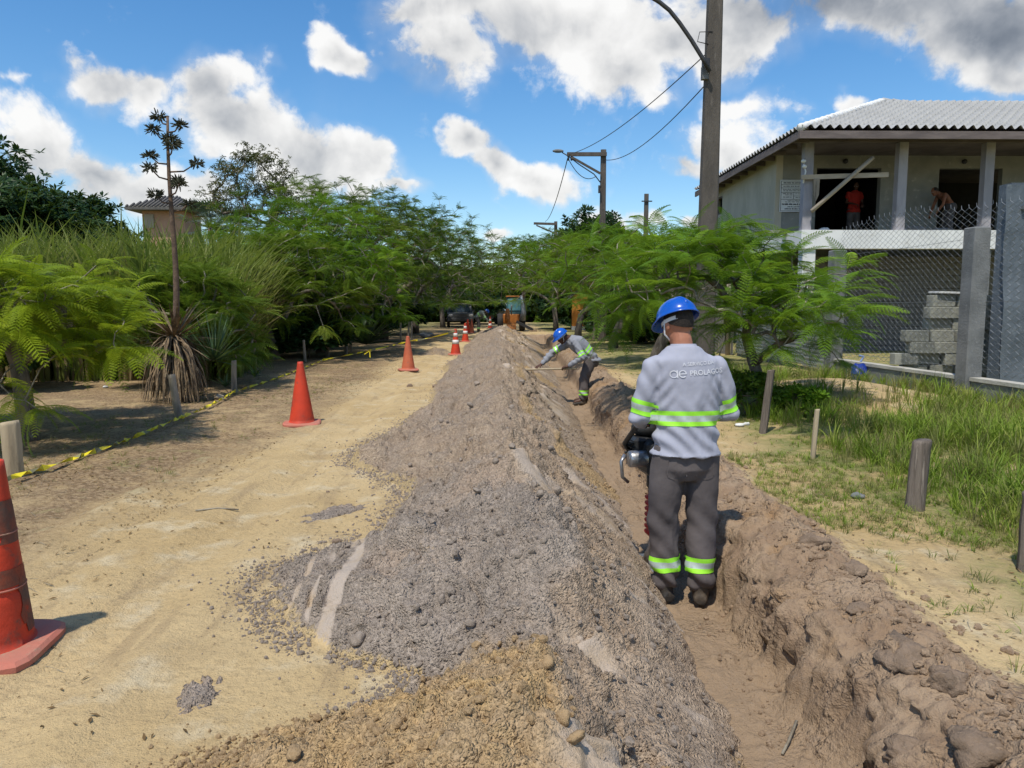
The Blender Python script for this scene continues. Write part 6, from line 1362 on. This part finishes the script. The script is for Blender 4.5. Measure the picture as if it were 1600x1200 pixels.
# ---- tamping rammer in front of him
M_BLACK = pm('rammer_black', (.018, .018, .019), (.03, .03, .03), 14, .4, .1, 40)
M_BELL = pm('red_bellows', (.42, .022, .02), (.33, .02, .018), 8, .45)
M_ORNG = pm('orange_cap', (.75, .16, .04), (.65, .13, .04), 8, .45)
M_CHROME = pm('worn_metal', (.42, .42, .43), (.30, .30, .31), 20, .35, metal=.8)
rp = Vector((1.035, 4.68, FLOOR + .012)); rm = thing('tamping_rammer', 'black tamping rammer with red ribbed bellows held by the standing worker', 'rammer', rp, .15)
MB().box((0, .03, .035), (.24, .32, .05), None, 0, .015).build('shoe', M_CHROME, rm); MB().loft([(V3(0, .02, .06), V3(.09, 0, 0), V3(0, .11, 0)), (V3(0, .0, .16), V3(.06, 0, 0), V3(0, .06, 0)), (V3(0, -.01, .24), V3(.055, 0, 0), V3(0, .055, 0))], 14).build('foot_tube', M_CHROME, rm, True)
pr = [(.05, .22), (.06, .24)]
for k in range(7): pr += [(.085, .262 + k * .038), (.088, .272 + k * .038), (.066, .284 + k * .038), (.066, .292 + k * .038)]
pr += [(.06, .54), (.055, .56)]; MB().lathe(pr, 24).build('bellows', M_BELL, rm, True)
MB().lathe([(.062, .55), (.078, .57), (.078, .64), (.06, .66)], 18).build('guard_ring', M_BLACK, rm, True)
eb = MB().box((0, .05, .76), (.20, .26, .24), None, 0, .03).build('crankcase', M_BLACK, rm); en = MB(); en.box((-.10, .10, .80), (.12, .16, .17), None, 0, .02)
for k in range(5): en.box((-.155, .10, .74 + k * .028), (.05, .14, .008))
en.build('engine', M_BLACK, rm); MB().ball((-.04, .14, .93), (.10, .11, .06), 14).build('fuel_tank', M_BLACK, rm, True); MB().lathe([(.03, 0), (.034, .02), (.02, .035)], 12, (-.03, .13, .985)).build('fuel_cap', M_ORNG, rm, True)
MB().box((.02, .02, .965), (.06, .05, .05), None, 0, .01).build('throttle', M_ORNG, rm); MB().ball((.06, .03, .985), .02, 8).build('lever_knob', M_CHROME, rm, True); MB().lathe([(.05, -.06), (.055, -.05), (.055, .05), (.05, .06)], 14, (-.15, -.02, .76), Matrix.Rotation(R(90), 3, 'Y')).build('starter_cover', M_CHROME, rm, True)
MB().tube([(-.10, .16, .70), (-.20, .10, .84), (-.19, -.12, 1.0), (-.15, -.24, 1.035), (.15, -.24, 1.035), (.19, -.12, 1.0), (.20, .10, .84), (.10, .16, .70)], .017, 10).build('handle_frame', M_BLACK, rm, True)
MB().tube([(-.225, .02, .78), (-.255, 0, .74), (-.245, 0, .64), (-.20, .02, .60)], .012, 8).build('guard_hoop', M_CHROME, rm, True); MB().tube([(-.05, -.1, .9), (-.10, -.12, .8), (-.06, -.09, .66)], .010, 6).build('hose', M_BLACK, rm, True)

# ---- bending worker with the hoe, facing the heap (-X)
wb = gp(906, 632, FLOOR); wb = Vector((wb.x, wb.y, FLOOR + .012))
J2 = dict(pel=(.20, 0, .83), chest=(-.03, .0, 1.06), neck=(-.20, .0, 1.185), head=(-.335, -.02, 1.20), face=(-.80, -.30, -.62), hup=(-.6, -.1, .8),
          shL=(-.12, -.19, 1.12), shR=(-.16, .19, 1.10), elL=(.02, -.32, .86), elR=(-.47, .24, .92), wrL=(-.24, -.26, .70), wrR=(-.70, .05, .70), hdL=(-1, .05, -.2), hdR=(-.8, -.5, -.3), pnL=(0, .1, -1), pnR=(0, 0, -1), thL=(-.2, 1, 0), thR=(0, -1, 0), curlL=(.8, 0, 0), curlR=(.8, 0, 0),
          hipL=(.19, -.095, .80), hipR=(.19, .095, .80), knL=(.05, -.11, .46), knR=(.10, .12, .46), anL=(.06, -.10, .10), anR=(.10, .14, .10), toeL=(-.2, -.03, 0), toeR=(-.2, .03, 0), hem=(.24, 0, .775))
w2 = person('bending worker in blue helmet reaching over the heap with a hoe', wb, J2, 0, M_SHIRT2, M_TROUS, M_SKIN_D, voxel=.014, group='workers in the trench')
t = thing('hoe', 'long-handled hoe in the hands of the bending worker', 'hoe', wb)
hA, hB = V3(-.22, -.24, .655), V3(-1.22, .16, .60)
MB().tube([hA + (hA - hB) * .12, hA.lerp(hB, .5), hB], .018, 8).build('handle', M_WOOD_L, t, True)
hz = V3(-1.22, .16, .60); mb = MB(); mb.add([hz + V3(-.03, -.10, -.02), hz + V3(-.03, .10, -.02), hz + V3(-.13, .13, .20), hz + V3(-.13, -.13, .20), hz + V3(-.045, -.10, -.02), hz + V3(-.045, .10, -.02), hz + V3(-.145, .13, .20), hz + V3(-.145, -.13, .20)], [(0, 1, 2, 3), (7, 6, 5, 4), (0, 4, 5, 1), (1, 5, 6, 2), (2, 6, 7, 3), (3, 7, 4, 0)]); mb.build('blade', M_RIM, t); MB().lathe([(.03, -.03), (.03, .05)], 10, hz + V3(.0, 0, 0), Matrix.Rotation(R(90), 3, 'Y')).build('socket', M_STEEL, t)

# ---- distant bending worker with an orange object
wc = gp(750, 519); wc = Vector((wc.x, wc.y, float(ground_z(wc.x, wc.y, False)) + .01))
J3 = dict(pel=(-.18, 0, .84), chest=(.06, .0, 1.04), neck=(.23, .0, 1.10), head=(.36, 0, 1.10), face=(.75, 0, -.66), hup=(.6, 0, .8), shL=(.14, .19, 1.04), shR=(.16, -.19, 1.04), elL=(.30, .22, .76), elR=(.30, -.22, .76), wrL=(.48, .12, .58), wrR=(.48, -.10, .58),
          hipL=(-.17, .095, .80), hipR=(-.17, -.095, .80), knL=(-.08, .11, .46), knR=(-.05, -.11, .46), anL=(-.10, .12, .10), anR=(-.08, -.12, .10), toeL=(.2, 0, 0), toeR=(.2, 0, 0), hem=(-.2, 0, .79))
person('distant bending worker beside the far cones', wc, J3, 0, weave('greenish_shirt', (.26, .29, .25), (.2, .23, .2)), M_TROUS, M_SKIN_D, voxel=.02, bands=True, group='workers in the trench')
cone('distant red and white cone right of the far worker', gp(766, 513), .75, M_CONE, ((.2, .4), (.62, .8)), .3)

# ---- two builders on the veranda
p = at(1330, 330, 22.9)
J4 = dict(pel=(0, 0, .92), chest=(0, .0, 1.26), neck=(.02, -.01, 1.48), head=(.03, -.04, 1.61), face=(-.5, -.7, -.3), hup=(0, -.1, 1), shL=(.19, 0, 1.39), shR=(-.19, 0, 1.39), elL=(.24, -.05, 1.10), elR=(-.27, -.08, 1.12), wrL=(.14, -.25, 1.02), wrR=(-.12, -.28, 1.05), hipL=(.095, 0, .88), hipR=(-.095, 0, .88), knL=(.11, 0, .48), knR=(-.11, 0, .48), anL=(.11, 0, .10), anR=(-.11, 0, .10), toeL=(.03, -.2, 0), toeR=(-.03, -.2, 0), hem=(0, 0, .82))
person('builder in a red shirt standing in the dark veranda doorway', (p.x, 22.75, Z2), J4, 0, M_RED, M_TROUS, M_SKIN_D, helmet=False, bands=False, voxel=.018, sleeves=False, group='builders on the veranda')
p = at(1462, 330, 21.3)
J5 = dict(pel=(.22, 0, .86), chest=(.0, .0, 1.10), neck=(-.16, .0, 1.20), head=(-.29, -.02, 1.24), face=(-.9, -.1, -.4), hup=(-.4, 0, .9), shL=(-.08, -.19, 1.14), shR=(-.08, .19, 1.14), elL=(-.16, -.24, .86), elR=(-.16, .24, .86), wrL=(-.28, -.16, .64), wrR=(-.28, .16, .64), hipL=(.21, -.095, .82), hipR=(.21, .095, .82), knL=(.12, -.11, .46), knR=(.12, .11, .46), anL=(.18, -.11, .10), anR=(.18, .11, .10), toeL=(-.2, 0, 0), toeR=(-.2, 0, 0), hem=(.2, 0, .8))
person('bare-backed builder bending over on the veranda', (p.x + .25, 21.35, Z2), J5, 0, None, M_TROUS, M_SKIN_B, helmet=False, bands=False, voxel=.018, group='builders on the veranda')

# ------------------------------------------------------------------ machines and vehicles at the far end
M_TYRE = pm('tyre', (.025, .025, .025), (.05, .045, .04), 12, .9, .3, 40)
M_MACH = pm('machine_orange', (.42, .15, .03), (.34, .12, .025), 4, .6, .1, 20, c3=(.25, .12, .05))
M_TEAL = pm('teal_paint', (.07, .16, .18), (.05, .13, .15), 3, .45)
M_GLASS = pm('dark_glass', (.03, .045, .05), (.02, .03, .035), 3, .08, spec=.6)
M_GREYP = pm('grey_metal', (.25, .28, .30), (.18, .2, .22), 6, .5, metal=.3)
bh = thing('backhoe', 'orange backhoe working at the far end of the trench', 'backhoe', (.62, 41.5, 0)); bh.scale = (.74, .74, .74)
MB().box((.1, 2.3, .95), (1.3, 2.6, .75), None, 0, .08).build('chassis', M_MACH, bh); cb = MB().box((.35, 1.9, 1.95), (1.2, 1.4, 1.35), None, 0, .06).build('cab', M_TEAL, bh); MB().box((.35, 1.18, 2.05), (.95, .05, .9)).build('rear_window', pm('teal_glass', (.12, .30, .34), (.10, .26, .3), 2, .15), cb); MB().box((.35, 1.9, 2.68), (1.35, 1.55, .1), None, 0, .03).build('cab_roof', M_MACH, cb)
for sx in (-.75, .95):
    w = MB().lathe([(.30, -.22), (.62, -.22), (.68, -.12), (.68, .12), (.62, .22), (.30, .22)], 24, (0, 0, 0), Matrix.Rotation(R(90), 3, 'Y')).build('wheel', M_TYRE, bh, True, (sx, 1.6, .68)); MB().lathe([(.32, -.16), (.30, .16)], 16, (0, 0, 0), Matrix.Rotation(R(90), 3, 'Y')).build('rim', M_MACH, w, True)
MB().loft([(V3(-.25, .9, .7), V3(.18, 0, 0), V3(0, .16, 0)), (V3(-.22, -.2, 1.3), V3(.16, 0, 0), V3(0, .15, 0)), (V3(-.2, -.5, 1.75), V3(.13, 0, 0), V3(0, .12, 0))], 6).build('boom', M_MACH, bh); MB().loft([(V3(-.2, -.55, 1.75), V3(.13, 0, 0), V3(0, .12, 0)), (V3(-.15, -.9, 1.0), V3(.13, 0, 0), V3(0, .13, 0)), (V3(-.1, -1.0, .5), V3(.10, 0, 0), V3(0, .1, 0))], 6).build('dipper', M_MACH, bh)
bk = MB(); bk.loft([(V3(.05, -1.05, .62), V3(.34, 0, 0), V3(0, .2, .1)), (V3(.08, -1.2, .32), V3(.36, 0, 0), V3(0, .26, .06)), (V3(.1, -1.05, .06), V3(.36, 0, 0), V3(0, .16, -.1))], 8)
for k in range(4): bk.box((-.16 + k * .17, -.86, .02), (.06, .16, .05))
bk.build('bucket', M_MACH, bh); MB().tube([(.1, .5, 1.3), (.1, -.2, 2.0)], .06, 8).build('hydraulic_ram', M_GREYP, bh, True)
lg_ = MB(); lg_.beam((.5, .7, .75), (1.75, .3, .12), .18, .2); lg_.build('stabiliser_leg', M_STEEL, bh); MB().box((1.8, .28, .06), (.5, .4, .1)).build('stabiliser_foot', M_RIM, bh)
MB().tube([(.95, .9, .9), (1.05, .6, 1.5), (.95, .6, 2.1), (.85, .7, 2.75)], [.26, .2, .12, .1], 10).build('exhaust_stack', M_GREYP, bh, True)

def vehicle(name, lab, loc, rz, body, L=4.6, W=1.75, pickup=True):
    t = thing(name, lab, 'truck' if pickup else 'van', loc, rz); z0 = .42
    pr = [(-L / 2, z0), (-L / 2, .95), (-.15 * L, 1.0), (-.12 * L, 1.0), (-.02 * L, 1.62), (.26 * L, 1.62), (.27 * L, 1.05), (L / 2, 1.05), (L / 2, z0)] if pickup else [(-L / 2, z0), (-L / 2, 1.0), (-.36 * L, 1.2), (-.27 * L, 1.95), (L / 2, 2.05), (L / 2, z0)]
    n = len(pr); V = [(-W / 2 * (1 if z < 1.2 else .86), y, z) for y, z in pr] + [(W / 2 * (1 if z < 1.2 else .86), y, z) for y, z in pr]
    MB().add(V, [(k, (k + 1) % n, n + (k + 1) % n, n + k) for k in range(n)] + [tuple(range(n))[::-1], tuple(range(n, 2 * n))]).build('body', body, t)
    if pickup: MB().add([(-.68, -.115 * L, 1.06), (.68, -.115 * L, 1.06), (.64, -.03 * L, 1.57), (-.64, -.03 * L, 1.57)], [(0, 1, 2, 3)]).build('windscreen', M_GLASS, t).location.y = -.02; MB().add([(-.66, .268 * L, 1.1), (.66, .268 * L, 1.1), (.62, .262 * L, 1.55), (-.62, .262 * L, 1.55)], [(3, 2, 1, 0)]).build('rear_window', M_GLASS, t).location.y = .012
    else: MB().add([(-.70, -.355 * L, 1.24), (.70, -.355 * L, 1.24), (.66, -.278 * L, 1.88), (-.66, -.278 * L, 1.88)], [(0, 1, 2, 3)]).build('windscreen', M_GLASS, t).location.y = -.02
    MB().box((0, -L / 2 - .03, .55), (W * .98, .12, .22), None, 0, .03).build('bumper', M_STEEL if pickup else M_WHITE, t); MB().box((0, -L / 2 - .012, .8), (W * .5, .04, .18)).build('grille', M_STEEL, t)
    for s in (-1, 1):
        MB().box((s * W * .39, -L / 2 - .012, .82), (.3, .05, .16), None, 0, .02).build('headlight', M_CHROME, t); MB().box((s * (W / 2 + .06), -.14 * L, 1.12), (.16, .08, .13), None, 0, .02).build('wing_mirror', M_STEEL, t)
        for y in (-.32 * L, .31 * L):
            w = MB().lathe([(.2, -.1), (.33, -.1), (.36, -.05), (.36, .05), (.33, .1), (.2, .1)], 20, (0, 0, 0), Matrix.Rotation(R(90), 3, 'Y')).build('wheel', M_TYRE, t, True, (s * (W / 2 - .06), y, .36)); MB().lathe([(.2, -.09), (.2, .09)], 14, (0, 0, 0), Matrix.Rotation(R(90), 3, 'Y')).build('rim', M_CHROME, w, True)
    return t
vehicle('parked_pickup', 'dark grey pickup parked under the left trees beyond the cones', (-2.75, 52, 0), R(4), pm('dark_car_paint', (.045, .05, .058), (.035, .04, .047), 2, .35, spec=.5))
vehicle('parked_van', 'pale van parked across the far end of the road', (-1.2, 62, 0), R(62), pm('pale_van_paint', (.55, .55, .50), (.48, .48, .44), 2, .4), 5.2, 1.9, False)
